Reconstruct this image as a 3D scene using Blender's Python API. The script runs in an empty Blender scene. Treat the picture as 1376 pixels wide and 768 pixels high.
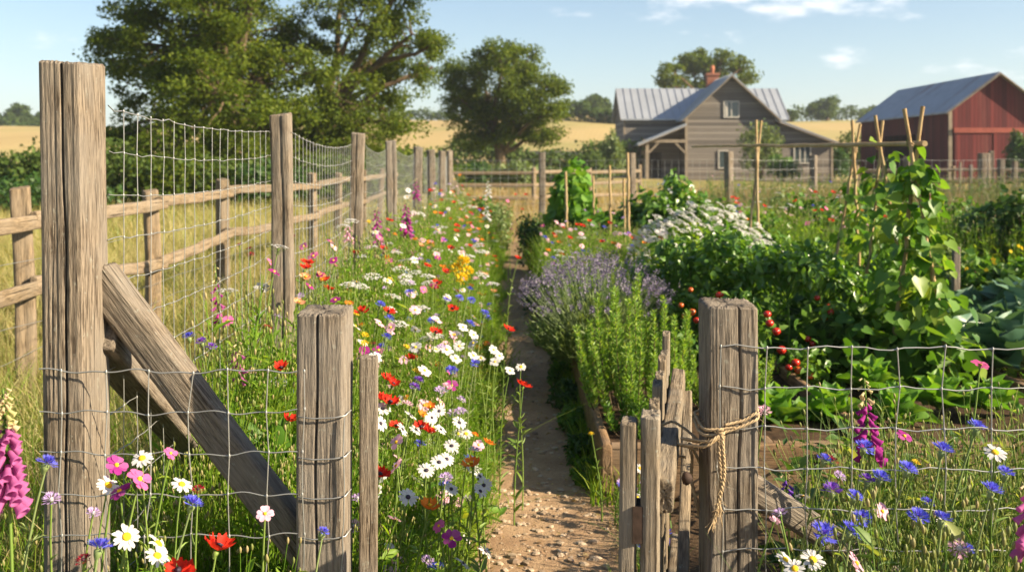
import bpy, math
import numpy as np
from math import radians, pi
from mathutils import Vector, Quaternion

S = bpy.context.scene
COL = S.collection
# ------------------------------------------------------------------ camera, sky, sun, exposure
F, CX, HZ, EYE = 1350.0, 688.0, 215.0, 1.5       # focal length in photo pixels, principal column, horizon row, eye height
cam = bpy.data.cameras.new('camera')
camo = bpy.data.objects.new('camera', cam)
COL.objects.link(camo)
S.camera = camo
camo.location = (0, 0, EYE)
camo.rotation_euler = (radians(90), 0, 0)
cam.sensor_width = 36.0
cam.lens = 36.0 * F / 1376.0
cam.shift_y = -(384.0 - HZ) / 1376.0
cam.clip_start, cam.clip_end = 0.05, 3000
cam.dof.use_dof = True
cam.dof.focus_distance = 2.65
cam.dof.aperture_fstop = 4.8

SUN_EL, SUN_AZ = 29.0, 108.0                     # azimuth clockwise from +Y (the view direction): right and a little behind
w = bpy.data.worlds.new('World')
S.world = w
w.use_nodes = True
wt = w.node_tree
wt.nodes.clear()
wo = wt.nodes.new('ShaderNodeOutputWorld')
bg = wt.nodes.new('ShaderNodeBackground')
sky = wt.nodes.new('ShaderNodeTexSky')
sky.sky_type = 'NISHITA'
sky.sun_disc = False
sky.sun_elevation = radians(SUN_EL)
sky.sun_rotation = radians(SUN_AZ)
sky.altitude = 50
sky.air_density = 1.0
sky.dust_density = 0.8
sky.ozone_density = 1.5
bg.inputs['Strength'].default_value = 0.06
# clouds: noise in the sky's own directions, kept to a few soft banks
tc = wt.nodes.new('ShaderNodeTexCoord')
def wmath(op, a, b=None, c=None):
    n = wt.nodes.new('ShaderNodeMath'); n.operation = op
    for i, x in enumerate((a, b, c)):
        if x is None: continue
        if isinstance(x, (int, float)): n.inputs[i].default_value = x
        else: wt.links.new(x, n.inputs[i])
    return n.outputs[0]
sx = wt.nodes.new('ShaderNodeSeparateXYZ'); wt.links.new(tc.outputs['Generated'], sx.inputs[0])
az = wmath('ARCTAN2', sx.outputs[0], sx.outputs[1])
el = wmath('ARCSINE', sx.outputs[2])
comb = wt.nodes.new('ShaderNodeCombineXYZ')
wt.links.new(az, comb.inputs[0]); wt.links.new(wmath('MULTIPLY', el, 2.6), comb.inputs[1])
nz = wt.nodes.new('ShaderNodeTexNoise'); nz.inputs['Scale'].default_value = 15.0; nz.inputs['Detail'].default_value = 7.0
nz.inputs['Roughness'].default_value = 0.55
wt.links.new(comb.outputs[0], nz.inputs['Vector'])
mask = None
for a0, e0, ra, re, amp in ((.232, .158, .16, .030, .62), (.33, .095, .055, .017, .55), (.475, .088, .12, .018, .60), (.60, .09, .15, .02, .6),
                       (.19, .145, .06, .008, .3), (-.47, .105, .14, .012, .22), (-.46, .07, .12, .012, .18), (-.9, .2, .3, .05, .5), (1.2, .2, .3, .06, .5), (.05, .5, .4, .1, .4), (2.5, .3, .5, .1, .5), (-2.2, .25, .5, .1, .5)):
    da = wmath('DIVIDE', wmath('SUBTRACT', az, a0), ra)
    de = wmath('DIVIDE', wmath('SUBTRACT', el, e0), re)
    r2 = wmath('ADD', wmath('MULTIPLY', da, da), wmath('MULTIPLY', de, de))
    g = wmath('MULTIPLY', wmath('EXPONENT', wmath('MULTIPLY', r2, -1.0)), amp)
    mask = g if mask is None else wmath('MAXIMUM', mask, g)
cl = wmath('ADD', wmath('MULTIPLY', wmath('SUBTRACT', nz.outputs['Fac'], .5), 2.2), wmath('SUBTRACT', mask, .33))
sm = wt.nodes.new('ShaderNodeMapRange'); sm.interpolation_type = 'SMOOTHSTEP'
sm.inputs['From Min'].default_value = 0.0; sm.inputs['From Max'].default_value = 0.6
sm.inputs['To Max'].default_value = 0.8
wt.links.new(cl, sm.inputs['Value'])
mx = wt.nodes.new('ShaderNodeMix'); mx.data_type = 'RGBA'
wt.links.new(sm.outputs[0], mx.inputs['Factor'])
hz = wmath('MULTIPLY', wmath('EXPONENT', wmath('MULTIPLY', wmath('MAXIMUM', el, 0.0), -11.0)), .35)
hm = wt.nodes.new('ShaderNodeMix'); hm.data_type = 'RGBA'; wt.links.new(hz, hm.inputs['Factor']); wt.links.new(sky.outputs[0], hm.inputs[6]); hm.inputs[7].default_value = (5.4, 6.6, 7.8, 1)
wt.links.new(hm.outputs[2], mx.inputs[6])
mx.inputs[7].default_value = (8.2, 8.1, 8.2, 1)
wt.links.new(mx.outputs[2], bg.inputs['Color'])
wt.links.new(bg.outputs[0], wo.inputs['Surface'])

sun = bpy.data.lights.new('sun', 'SUN')
suno = bpy.data.objects.new('sun', sun)
COL.objects.link(suno)
sun.energy = 5.0
sun.angle = radians(0.5)
sun.color = (1.0, 0.84, 0.60)
e_, a_ = radians(SUN_EL), radians(SUN_AZ)
SUNV = Vector((math.sin(a_) * math.cos(e_), math.cos(a_) * math.cos(e_), math.sin(e_)))
suno.rotation_euler = SUNV.to_track_quat('Z', 'Y').to_euler()
suno.location = (10, -5, 12)

S.view_settings.view_transform = 'Standard'
S.view_settings.look = 'None'
S.view_settings.exposure = 1.5
S.view_settings.gamma = 1.0
S.render.engine = 'CYCLES'
S.cycles.use_denoising = True
S.cycles.max_bounces = 7
S.cycles.transparent_max_bounces = 8
S.cycles.sample_clamp_indirect = 8.0

# ------------------------------------------------------------------ helpers
def P(x, y, d):
    """the point d metres in front of the eye that shows at photo pixel (x, y)"""
    return np.array([(x - CX) / F * d, d, EYE - (y - HZ) / F * d])

def dist_for(y, z):
    return (EYE - z) * F / (y - HZ)

class MB:
    """collects vertices and faces, links them as ONE mesh object"""
    def __init__(s):
        s.v, s.f, s.n = [], [], 0
    def add(s, verts, faces, mat=0, smooth=True):
        verts = np.asarray(verts, float).reshape(-1, 3)
        if isinstance(faces, np.ndarray):
            s.f.append((faces + s.n, mat, smooth))
        else:
            by = {}
            for f in faces: by.setdefault(len(f), []).append(f)
            for fs in by.values(): s.f.append((np.array(fs, int) + s.n, mat, smooth))
        s.v.append(verts); s.n += len(verts)
        return s
    def join(s, other, shift=(0, 0, 0), mat_off=0):
        for f, m, sm_ in other.f: s.f.append((f + s.n, m + mat_off, sm_))
        for v in other.v: s.v.append(v + np.asarray(shift)); s.n += len(v)
        return s
    def mesh(s, name, mats, off=(0, 0, 0)):
        me = bpy.data.meshes.new(name)
        if s.n:
            V = np.concatenate(s.v) - np.asarray(off, float)
            me.vertices.add(len(V)); me.vertices.foreach_set('co', V.astype(np.float32).ravel())
            L = np.concatenate([f.ravel() for f, _, _ in s.f]).astype(np.int32)
            tot = np.concatenate([np.full(len(f), f.shape[1]) for f, _, _ in s.f]).astype(np.int32)
            st = np.concatenate([[0], np.cumsum(tot)[:-1]]).astype(np.int32)
            me.loops.add(len(L)); me.loops.foreach_set('vertex_index', L)
            me.polygons.add(len(tot)); me.polygons.foreach_set('loop_start', st); me.polygons.foreach_set('loop_total', tot)
            me.polygons.foreach_set('material_index', np.concatenate([np.full(len(f), m) for f, m, _ in s.f]).astype(np.int32))
            me.polygons.foreach_set('use_smooth', np.concatenate([np.full(len(f), sm_) for f, _, sm_ in s.f]))
            me.update(calc_edges=True)
        for m in (mats if isinstance(mats, (list, tuple)) else [mats]): me.materials.append(m)
        return me
    def build(s, name, mats, parent=None, loc=None):
        """vertices are in world space; the object sits at loc (or at its parent's place)"""
        if parent is not None:
            off = parent.location if loc is None else loc
        else:
            off = (0, 0, 0) if loc is None else loc
        o = bpy.data.objects.new(name, s.mesh(name, mats, off))
        COL.objects.link(o)
        if parent is not None:
            o.parent = parent
            if loc is not None: o.location = Vector(loc) - parent.location
        else:
            o.location = off
        return o

def tag(o, label=None, cat=None, group=None, kind=None):
    for k, v in (('label', label), ('category', cat), ('group', group), ('kind', kind)):
        if v: o[k] = v
    return o

def thing(name, label, cat, loc, group=None):
    o = bpy.data.objects.new(name, None)
    o.empty_display_size = 0.1
    COL.objects.link(o); o.location = Vector(loc)
    return tag(o, label, cat, group)

def copy_tree(o, parent=None):
    c = o.copy(); COL.objects.link(c)
    if parent is not None: c.parent = parent
    for ch in o.children: copy_tree(ch, c)
    return c

def nrm(a): return a / np.maximum(np.linalg.norm(a, axis=-1, keepdims=True), 1e-9)

def frames(d, up):
    """n x 3 x 3: rows along, across, normal"""
    d = nrm(d); ac = np.cross(up, d)
    bad = np.linalg.norm(ac, axis=1) < 1e-4
    ac[bad] = np.cross(np.array([[1., .3, .2]]), d[bad]); ac = nrm(ac)
    return np.stack([d, ac, np.cross(d, ac)], 1)

def scatter(mb, tv, tf, pos, fr, sc, mat=0, smooth=True):
    """copies of a small template (verts tv, faces tf) baked into one mesh"""
    tv = np.asarray(tv, float); n = len(pos); k = len(tv)
    if n == 0: return mb
    sc = np.asarray(sc, float)
    if sc.ndim == 1: sc = np.repeat(sc[:, None], 3, 1)
    V = np.einsum('nkj,njc->nkc', tv[None] * sc[:, None, :], fr) + pos[:, None, :]
    mb.v.append(V.reshape(-1, 3))
    by = {}
    for f in tf: by.setdefault(len(f), []).append(f)
    for fs in by.values():
        fs = np.array(fs, int)
        A = (fs[None] + (np.arange(n) * k)[:, None, None]).reshape(-1, fs.shape[1])
        mb.f.append((A + mb.n, mat, smooth))
    mb.n += n * k
    return mb

# leaf templates: x along, y across, z normal; unit length
LEAF_Q = ([(0, 0, 0), (.45, -.5, .05), (1, 0, 0), (.45, .5, .05)], [(0, 1, 2, 3)])
LEAF_F = ([(0, 0, 0), (.4, -.5, .09), (.45, 0, -.03), (.4, .5, .09), (.8, -.27, .02), (.82, 0, -.06), (.8, .27, .02), (1.02, 0, -.14)],
          [(0, 1, 2), (0, 2, 3), (1, 4, 5, 2), (2, 5, 6, 3), (4, 7, 5), (5, 7, 6)])
HEART = ([(0, 0, 0), (-.12, -.28, .05), (.1, -.52, .06), (.38, -.48, .05), (.7, -.24, 0), (1, 0, -.1), (.7, .24, 0), (.38, .48, .05), (.1, .52, .06), (-.12, .28, .05), (.35, 0, -.06), (.68, 0, -.07)],
         [(0, 1, 2, 10), (10, 2, 3), (10, 3, 4, 11), (11, 4, 5), (11, 5, 6), (10, 11, 6, 7), (10, 7, 8), (0, 10, 8, 9)])

def blades(mb, pos, h, wd, lean, bend, rng, mat=0, seg=3):
    """grass blades: tapering ribbons that start at pos and bow over along a random heading"""
    n = len(pos); ang = rng.uniform(0, 2 * pi, n) if np.isscalar(lean) or True else 0
    hd = np.stack([np.cos(ang), np.sin(ang), np.zeros(n)], 1)
    fa = ang + rng.normal(pi / 2, .6, n)
    ac = np.stack([np.cos(fa), np.sin(fa), np.zeros(n)], 1)
    t = np.linspace(0, 1, seg + 1)
    out = []
    for i, ti in enumerate(t):
        c = pos + hd * ((lean * ti + bend * ti * ti) * h)[:, None]
        c[:, 2] += h * (ti - .35 * np.minimum(bend, 1.2) * ti * ti)
        wi = (wd * (1 - ti ** 2.2) * .5 + 1e-4)[:, None]
        out += [c - ac * wi, c + ac * wi]
    V = np.stack(out, 1); k = 2 * (seg + 1)
    q = np.array([(2 * i, 2 * i + 1, 2 * i + 3, 2 * i + 2) for i in range(seg)])
    A = (q[None] + (np.arange(n) * k)[:, None, None]).reshape(-1, 4)
    mb.v.append(V.reshape(-1, 3)); mb.f.append((A + mb.n, mat, True)); mb.n += n * k
    return mb

def tube(mb, pts, r, sides=6, mat=0, caps=True, squash=None):
    pts = np.asarray(pts, float); n = len(pts)
    r = np.broadcast_to(np.asarray(r, float), (n,))
    T = nrm(np.gradient(pts, axis=0))
    ref = np.array([0, 0, 1.]) if abs(T[0][2]) < .9 else np.array([1., 0, 0])
    U = nrm(np.cross(T, ref)); W = np.cross(U, T)
    a = np.linspace(0, 2 * pi, sides, endpoint=False)
    V = pts[:, None] + r[:, None, None] * (np.cos(a)[None, :, None] * U[:, None] + np.sin(a)[None, :, None] * W[:, None])
    f = []
    for i in range(n - 1):
        for j in range(sides):
            k = (j + 1) % sides
            f.append((i * sides + j, i * sides + k, (i + 1) * sides + k, (i + 1) * sides + j))
    mb.add(V.reshape(-1, 3), np.array(f), mat)
    if caps:
        for e in (0, n - 1):
            ring = V[e]
            mb.add(ring, [tuple(range(sides))[::(1 if e else -1)]], mat, False)
    return mb

def box(mb, lo, hi, mat=0, bev=0.0):
    (x0, y0, z0), (x1, y1, z1) = lo, hi
    v = [(x0, y0, z0), (x1, y0, z0), (x1, y1, z0), (x0, y1, z0), (x0, y0, z1), (x1, y0, z1), (x1, y1, z1), (x0, y1, z1)]
    f = [(0, 3, 2, 1), (4, 5, 6, 7), (0, 1, 5, 4), (1, 2, 6, 5), (2, 3, 7, 6), (3, 0, 4, 7)]
    return mb.add(v, f, mat, False)

def prism(mb, poly, ax, lo, hi, mat=0):
    """a polygon in the two other axes, extruded along axis ax from lo to hi"""
    n = len(poly)
    def pt(p, t):
        return {0: (t, p[0], p[1]), 1: (p[0], t, p[1]), 2: (p[0], p[1], t)}[ax]
    v = [pt(p, lo) for p in poly] + [pt(p, hi) for p in poly]
    f = [tuple(range(n)), tuple(range(2 * n - 1, n - 1, -1))] + [(i, i + n, (i + 1) % n + n, (i + 1) % n) for i in range(n)]
    return mb.add(v, f, mat, False)

def lathe(mb, prof, c=(0, 0, 0), fr=None, sides=10, mat=0, wob=None):
    """profile (r, h) turned about an axis; fr = 3x3 rows (x, y, axis)"""
    fr = np.eye(3) if fr is None else fr
    a = np.linspace(0, 2 * pi, sides, endpoint=False)
    V = np.array([[(r * np.cos(t) * (1 if wob is None else wob(t, i)), r * np.sin(t) * (1 if wob is None else wob(t, i)), h) for t in a] for i, (r, h) in enumerate(prof)])
    V = V.reshape(-1, 3) @ fr + np.asarray(c)
    f = []
    for i in range(len(prof) - 1):
        for j in range(sides):
            k = (j + 1) % sides
            f.append((i * sides + j, i * sides + k, (i + 1) * sides + k, (i + 1) * sides + j))
    return mb.add(V, np.array(f), mat)

def axis_frame(d):
    d = nrm(np.asarray(d, float)); r = np.array([0, 0, 1.]) if abs(d[2]) < .95 else np.array([1., 0, 0])
    u = nrm(np.cross(r, d)); return np.stack([u, np.cross(d, u), d])

# ------------------------------------------------------------------ materials
def new_mat(name):
    m = bpy.data.materials.new(name); m.use_nodes = True
    nt = m.node_tree; nt.nodes.clear()
    out = nt.nodes.new('ShaderNodeOutputMaterial')
    return m, nt, out
def nd(nt, typ, ins=None, **attrs):
    n = nt.nodes.new(typ)
    for k, v in attrs.items(): setattr(n, k, v)
    for k, v in (ins or {}).items():
        if isinstance(v, bpy.types.NodeSocket): nt.links.new(v, n.inputs[k])
        else: n.inputs[k].default_value = v
    return n
def ramp(nt, fac, stops, interp='LINEAR'):
    r = nt.nodes.new('ShaderNodeValToRGB'); r.color_ramp.interpolation = interp
    el_ = r.color_ramp.elements
    while len(el_) < len(stops): el_.new(.5)
    for e, (p, c) in zip(el_, stops): e.position = p; e.color = (*c, 1)
    nt.links.new(fac, r.inputs['Fac'])
    return r.outputs['Color']
def mixc(nt, fac, a, b, mode='MIX'):
    m = nt.nodes.new('ShaderNodeMix'); m.data_type = 'RGBA'; m.blend_type = mode
    for i, v in ((0, fac), (6, a), (7, b)):
        if isinstance(v, bpy.types.NodeSocket): nt.links.new(v, m.inputs[i])
        else: m.inputs[i].default_value = v if i == 0 else (*v, 1)
    return m.outputs[2]
def noise(nt, vec, scale, detail=4, rough=.55, out='Fac'):
    n = nd(nt, 'ShaderNodeTexNoise', {'Scale': scale, 'Detail': detail, 'Roughness': rough})
    if vec is not None: nt.links.new(vec, n.inputs['Vector'])
    return n.outputs[out]
def mapping(nt, vec, scale=(1, 1, 1), rot=(0, 0, 0)):
    return nd(nt, 'ShaderNodeMapping', {'Vector': vec, 'Scale': scale, 'Rotation': rot}).outputs[0]
def mth(nt, op, a, b=0.0, c=0.0):
    n = nt.nodes.new('ShaderNodeMath'); n.operation = op
    for i, x in enumerate((a, b, c)):
        if isinstance(x, bpy.types.NodeSocket): nt.links.new(x, n.inputs[i])
        else: n.inputs[i].default_value = x
    return n.outputs[0]

def leaf_mat(name, cols, trans=.35, rough=.5, tcol=None, spec=.35, per='island', patch=0.0):
    m, nt, out = new_mat(name)
    if per == 'island': r = nd(nt, 'ShaderNodeNewGeometry').outputs['Random Per Island']
    else: r = nd(nt, 'ShaderNodeObjectInfo').outputs['Random']
    if patch:
        pn = noise(nt, nd(nt, 'ShaderNodeNewGeometry').outputs['Position'], 1.7, 3, .6)
        r = mth(nt, 'ADD', mth(nt, 'MULTIPLY', r, 1 - patch), mth(nt, 'MULTIPLY', mth(nt, 'SUBTRACT', mth(nt, 'MULTIPLY', pn, 2.6), .8), patch))
    c = ramp(nt, r, [(i / max(1, len(cols) - 1), k) for i, k in enumerate(cols)]) if len(cols) > 1 else None
    b = nd(nt, 'ShaderNodeBsdfPrincipled', {'Roughness': rough, 'Specular IOR Level': spec})
    t = nd(nt, 'ShaderNodeBsdfTranslucent')
    if c is not None:
        nt.links.new(c, b.inputs['Base Color'])
        tc_ = mixc(nt, 1.0, c, tcol or (1.6, 1.5, .55), 'MULTIPLY')
        nt.links.new(tc_, t.inputs['Color'])
    else:
        b.inputs['Base Color'].default_value = (*cols[0], 1); k = tcol or (1.6, 1.5, .55)
        t.inputs['Color'].default_value = tuple(min(1, a * q) for a, q in zip(cols[0], k)) + (1,)
    mix = nd(nt, 'ShaderNodeMixShader', {0: trans, 1: b.outputs[0], 2: t.outputs[0]})
    nt.links.new(mix.outputs[0], out.inputs[0])
    return m

def petal_mat(name, col, col2=None, trans=.35):
    return leaf_mat(name, [col, col2 or tuple(c * .8 for c in col)], trans, .6, (1.1, 1.1, 1.1), .15, per='island')

def plain(name, col, rough=.6, metal=0.0, spec=.4, var=.0, vscale=20):
    m, nt, out = new_mat(name)
    b = nd(nt, 'ShaderNodeBsdfPrincipled', {'Base Color': (*col, 1), 'Roughness': rough, 'Metallic': metal, 'Specular IOR Level': spec})
    if var:
        tcn = nd(nt, 'ShaderNodeTexCoord').outputs['Object']
        f = noise(nt, tcn, vscale, 5)
        nt.links.new(ramp(nt, f, [(.3, tuple(c * (1 - var) for c in col)), (.7, tuple(min(1, c * (1 + var)) for c in col))]), b.inputs['Base Color'])
    nt.links.new(b.outputs[0], out.inputs[0])
    return m

def wood_mat(name, light, dark, grey, gscale=1.0, bump=.6, per_object=True, lichen=.0):
    """weathered wood, grain along the object's own z axis"""
    m, nt, out = new_mat(name)
    tcn = nd(nt, 'ShaderNodeTexCoord').outputs['Object']
    rnd = nd(nt, 'ShaderNodeObjectInfo').outputs['Random']
    off = nd(nt, 'ShaderNodeCombineXYZ', {0: mth(nt, 'MULTIPLY', rnd, 17.0), 1: mth(nt, 'MULTIPLY', rnd, 31.0), 2: mth(nt, 'MULTIPLY', rnd, 7.0)}).outputs[0]
    v = nd(nt, 'ShaderNodeVectorMath', {0: tcn, 1: off}, operation='ADD').outputs[0]
    g1 = noise(nt, mapping(nt, v, (120 * gscale, 120 * gscale, 11 * gscale)), 1.0, 6, .66)
    g2 = noise(nt, mapping(nt, v, (300 * gscale, 300 * gscale, 20 * gscale)), 1.0, 4, .6)
    g3 = noise(nt, v, 5.0, 3)
    crack = noise(nt, mapping(nt, v, (75 * gscale, 75 * gscale, 1.6 * gscale)), 1.0, 3, .5)
    c = ramp(nt, g1, [(.38, dark), (.48, tuple((a * .5 + b * .5) for a, b in zip(light, dark))), (.58, light)])
    c = mixc(nt, mth(nt, 'MULTIPLY', g2, .55), c, tuple(x * .55 for x in dark))
    c = mixc(nt, ramp(nt, g3, [(.38, (0, 0, 0)), (.66, (.75, .75, .75))]), c, grey)
    cm = ramp(nt, crack, [(.30, (1, 1, 1)), (.35, (0, 0, 0))])
    c = mixc(nt, mth(nt, 'MULTIPLY', cm, .8), c, (.03, .022, .016))
    if lichen:
        lf = noise(nt, v, 45.0, 4, .7)
        lm = ramp(nt, lf, [(.62, (0, 0, 0)), (.68, (lichen,) * 3)])
        c = mixc(nt, lm, c, (.30, .31, .27))
    c = mixc(nt, 1.0, c, ramp(nt, rnd, [(0, (.80, .82, .84)), (.5, (1.0, .97, .92)), (1, (1.0, 1.0, 1.0))]), 'MULTIPLY')
    b = nd(nt, 'ShaderNodeBsdfPrincipled', {'Roughness': .85, 'Specular IOR Level': .2, 'Base Color': c})
    hgt = mth(nt, 'ADD', mth(nt, 'ADD', mth(nt, 'MULTIPLY', g1, .6), mth(nt, 'MULTIPLY', g2, .35)), mth(nt, 'MULTIPLY', cm, -.6))
    bp = nd(nt, 'ShaderNodeBump', {'Strength': bump, 'Distance': .009, 'Height': hgt})
    nt.links.new(bp.outputs[0], b.inputs['Normal'])
    nt.links.new(b.outputs[0], out.inputs[0])
    return m

W_POST = wood_mat('weathered_post_wood', (.32, .262, .20), (.075, .056, .04), (.215, .192, .166), 1.2, 1.0, lichen=.45)
W_RAIL = wood_mat('rail_wood', (.33, .245, .155), (.11, .08, .05), (.24, .195, .145), 1.2, .8)
W_GATE = wood_mat('gate_wood', (.33, .26, .18), (.10, .075, .05), (.25, .22, .18), 1.4, .8, lichen=.7)
W_BED = wood_mat('bed_board_wood', (.30, .19, .10), (.10, .06, .035), (.22, .16, .11), 1.0, .5)
W_CANE = wood_mat('cane_bamboo', (.55, .40, .20), (.25, .16, .08), (.42, .33, .2), 2.0, .2)
BARK = plain('bark', (.11, .08, .05), .9, 0, .1, .5, 4)
WIRE = plain('galvanised_wire', (.34, .34, .33), .45, .6, .5)
LIME = [(.08, .19, .012), (.14, .27, .02), (.22, .34, .032), (.34, .38, .06)]
G_MEADOW = leaf_mat('meadow_green', LIME, .48, patch=.35)
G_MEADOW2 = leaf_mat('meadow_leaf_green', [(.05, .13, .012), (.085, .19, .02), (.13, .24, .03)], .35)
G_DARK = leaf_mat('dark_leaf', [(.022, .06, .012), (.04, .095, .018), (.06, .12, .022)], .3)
G_MID = leaf_mat('mid_leaf', [(.045, .12, .014), (.08, .18, .022), (.13, .23, .03)], .38)
G_TOM = leaf_mat('tomato_leaf', [(.06, .15, .02), (.10, .21, .03), (.16, .27, .05)], .38, .32, None, .55)
G_BEAN = leaf_mat('bean_leaf', [(.045, .13, .014), (.085, .19, .022), (.14, .26, .035), (.26, .33, .05)], .42, .4)
G_BRIGHT = leaf_mat('bright_leaf', [(.07, .18, .02), (.12, .26, .03), (.18, .31, .05)], .42)
G_BLUE = leaf_mat('blue_green_leaf', [(.06, .13, .075), (.09, .18, .11), (.13, .22, .14)], .2, .4)
G_OLIVE = leaf_mat('olive_leaf', [(.09, .14, .04), (.14, .20, .06), (.20, .24, .09)], .3)
G_ROSE = leaf_mat('rosemary_leaf', [(.10, .21, .025), (.18, .31, .045), (.28, .38, .08)], .42)
G_LAV = leaf_mat('lavender_leaf', [(.12, .18, .06), (.17, .24, .08), (.22, .28, .11)], .35)
G_OAK = leaf_mat('oak_leaf', [(.05, .085, .008), (.085, .125, .011), (.135, .17, .018)], .42, .6, None, .15)
G_FAR = leaf_mat('far_leaf', [(.04, .075, .015), (.065, .105, .02), (.095, .135, .03)], .3, .6, None, .15)
G_DRY = leaf_mat('dry_grass', [(.20, .20, .05), (.30, .235, .11), (.38, .29, .15), (.24, .15, .09), (.46, .37, .20)], .35, patch=.5)
G_PAST = leaf_mat('pasture_grass', [(.12, .19, .03), (.21, .25, .06), (.34, .30, .12), (.42, .35, .17), (.46, .39, .21)], .4, patch=.5)
STEM = leaf_mat('flower_stem', [(.14, .23, .04), (.22, .30, .07)], .2, per='object')
STEMG = leaf_mat('grey_green_stem', [(.18, .25, .09), (.26, .32, .13)], .25, per='object')
PW = petal_mat('white_petal', (.70, .685, .66), (.56, .545, .54), .3)
PPK = petal_mat('pink_petal', (.75, .20, .42), (.62, .12, .33))
PPP = petal_mat('pale_pink_petal', (.80, .52, .60), (.72, .40, .52))
PLI = petal_mat('lilac_petal', (.58, .42, .70), (.48, .32, .62))
PRED = petal_mat('red_petal', (.72, .045, .018), (.58, .02, .012), .4)
PCR = petal_mat('crimson_petal', (.35, .012, .035), (.22, .008, .025))
POR = petal_mat('orange_petal', (.80, .25, .03), (.75, .16, .02))
PPE = petal_mat('peach_petal', (.82, .40, .22), (.75, .30, .15))
PYE = petal_mat('yellow_petal', (.80, .58, .03), (.72, .48, .02))
PBL = petal_mat('blue_petal', (.13, .15, .70), (.10, .09, .58), .3)
PVI = petal_mat('violet_petal', (.20, .08, .48), (.14, .05, .38), .3)
PMG = leaf_mat('magenta_petal', [(.50, .06, .30), (.40, .03, .25), (.34, .04, .26), (.52, .14, .36)], .45, .7, (1.1, 1.0, 1.1), .1)
PFG = leaf_mat('foxglove_petal', [(.68, .36, .50), (.60, .22, .43), (.50, .13, .36), (.70, .46, .54)], .5, .7, (1.1, 1.0, 1.1), .1)
CY = plain('yellow_centre', (.75, .45, .02), .8, 0, .2, .3, 300)
CD = plain('dark_centre', (.03, .02, .035), .7)
# ------------------------------------------------------------------ land
def sstep(a, b, t):
    t = np.clip((t - a) / (b - a), 0, 1); return t * t * (3 - 2 * t)
def gz(x, y):
    x = np.asarray(x, float); y = np.asarray(y, float)
    ang = np.arctan2(x, np.maximum(y, 1))
    top = 9.6 - 1.9 * sstep(-.30, -.46, ang) + .7 * np.sin(ang * 9 + 1) + .4 * np.sin(ang * 23)
    z = top * sstep(82, 205, y) * (1 - .75 * sstep(215, 420, y))
    z = z + .25 * np.sin(x * .11 + 2) * np.sin(y * .09) * sstep(45, 80, y)
    return z

def grid_mesh(xs, ys, zf):
    X, Y = np.meshgrid(xs, ys); nx, ny = len(xs), len(ys)
    V = np.stack([X, Y, zf(X, Y)], -1).reshape(-1, 3)
    i = np.arange(nx - 1)[None] + (np.arange(ny - 1) * nx)[:, None]; i = i.ravel()
    return V, np.stack([i, i + 1, i + 1 + nx, i + nx], 1)

m, nt, out = new_mat('land')
geo = nd(nt, 'ShaderNodeNewGeometry').outputs['Position']
sp = nd(nt, 'ShaderNodeSeparateXYZ', {0: geo})
n1 = noise(nt, mapping(nt, geo, (1, 1, 0)), .9, 6, .6); n2 = noise(nt, mapping(nt, geo, (1, 1, 0)), 14.0, 5, .65); n3 = noise(nt, mapping(nt, geo, (.05, .012, 0)), 1.0, 4, .6)
soil = ramp(nt, n2, [(.3, (.035, .022, .013)), (.7, (.11, .072, .042))])
past = ramp(nt, n1, [(.3, (.12, .13, .035)), (.55, (.24, .21, .07)), (.75, (.34, .26, .10))])
gold = ramp(nt, n3, [(.3, (.33, .24, .11)), (.5, (.40, .30, .14)), (.72, (.34, .27, .115))])
gold = mixc(nt, mth(nt, 'MULTIPLY', n2, .35), gold, (.32, .25, .10))
garden = mth(nt, 'MULTIPLY', mth(nt, 'GREATER_THAN', mth(nt, 'ADD', sp.outputs[0], mth(nt, 'MULTIPLY', n1, .3)), -1.0), mth(nt, 'LESS_THAN', mth(nt, 'ADD', sp.outputs[1], n1), 19.5))
hill = nd(nt, 'ShaderNodeMapRange', {'Value': sp.outputs[1], 'From Min': 70.0, 'From Max': 84.0}).outputs[0]
c = mixc(nt, garden, past, soil)
c = mixc(nt, hill, c, gold)
gp_ = noise(nt, mapping(nt, geo, (.016, .03, 0)), 1.0, 4, .55)
c = mixc(nt, mth(nt, 'MULTIPLY', ramp(nt, gp_, [(.48, (0, 0, 0)), (.60, (1, 1, 1))]), .55), c, (.20, .22, .07))
fur = nd(nt, 'ShaderNodeTexWave', {'Vector': mapping(nt, geo, (.5, .12, 0), (0, 0, .5)), 'Scale': 1.0, 'Distortion': 2.0, 'Detail': 2.0}).outputs['Fac']
c = mixc(nt, mth(nt, 'MULTIPLY', mth(nt, 'MULTIPLY', fur, hill), .22), c, (.30, .22, .09))
b = nd(nt, 'ShaderNodeBsdfPrincipled', {'Base Color': c, 'Roughness': .95, 'Specular IOR Level': .1})
bp = nd(nt, 'ShaderNodeBump', {'Strength': .6, 'Distance': .03, 'Height': n2}); nt.links.new(bp.outputs[0], b.inputs['Normal'])
nt.links.new(b.outputs[0], out.inputs[0])
M_LAND = m
xs = np.concatenate([-np.geomspace(900, 22, 40), np.linspace(-20, 20, 21), np.geomspace(22, 900, 40)])
ys = np.concatenate([np.linspace(-30, 40, 15), np.linspace(44, 230, 63), np.geomspace(240, 1500, 26)])
V, Fq = grid_mesh(xs, ys, gz)
tag(MB().add(V, Fq).build('ground', M_LAND), kind='structure')

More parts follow.
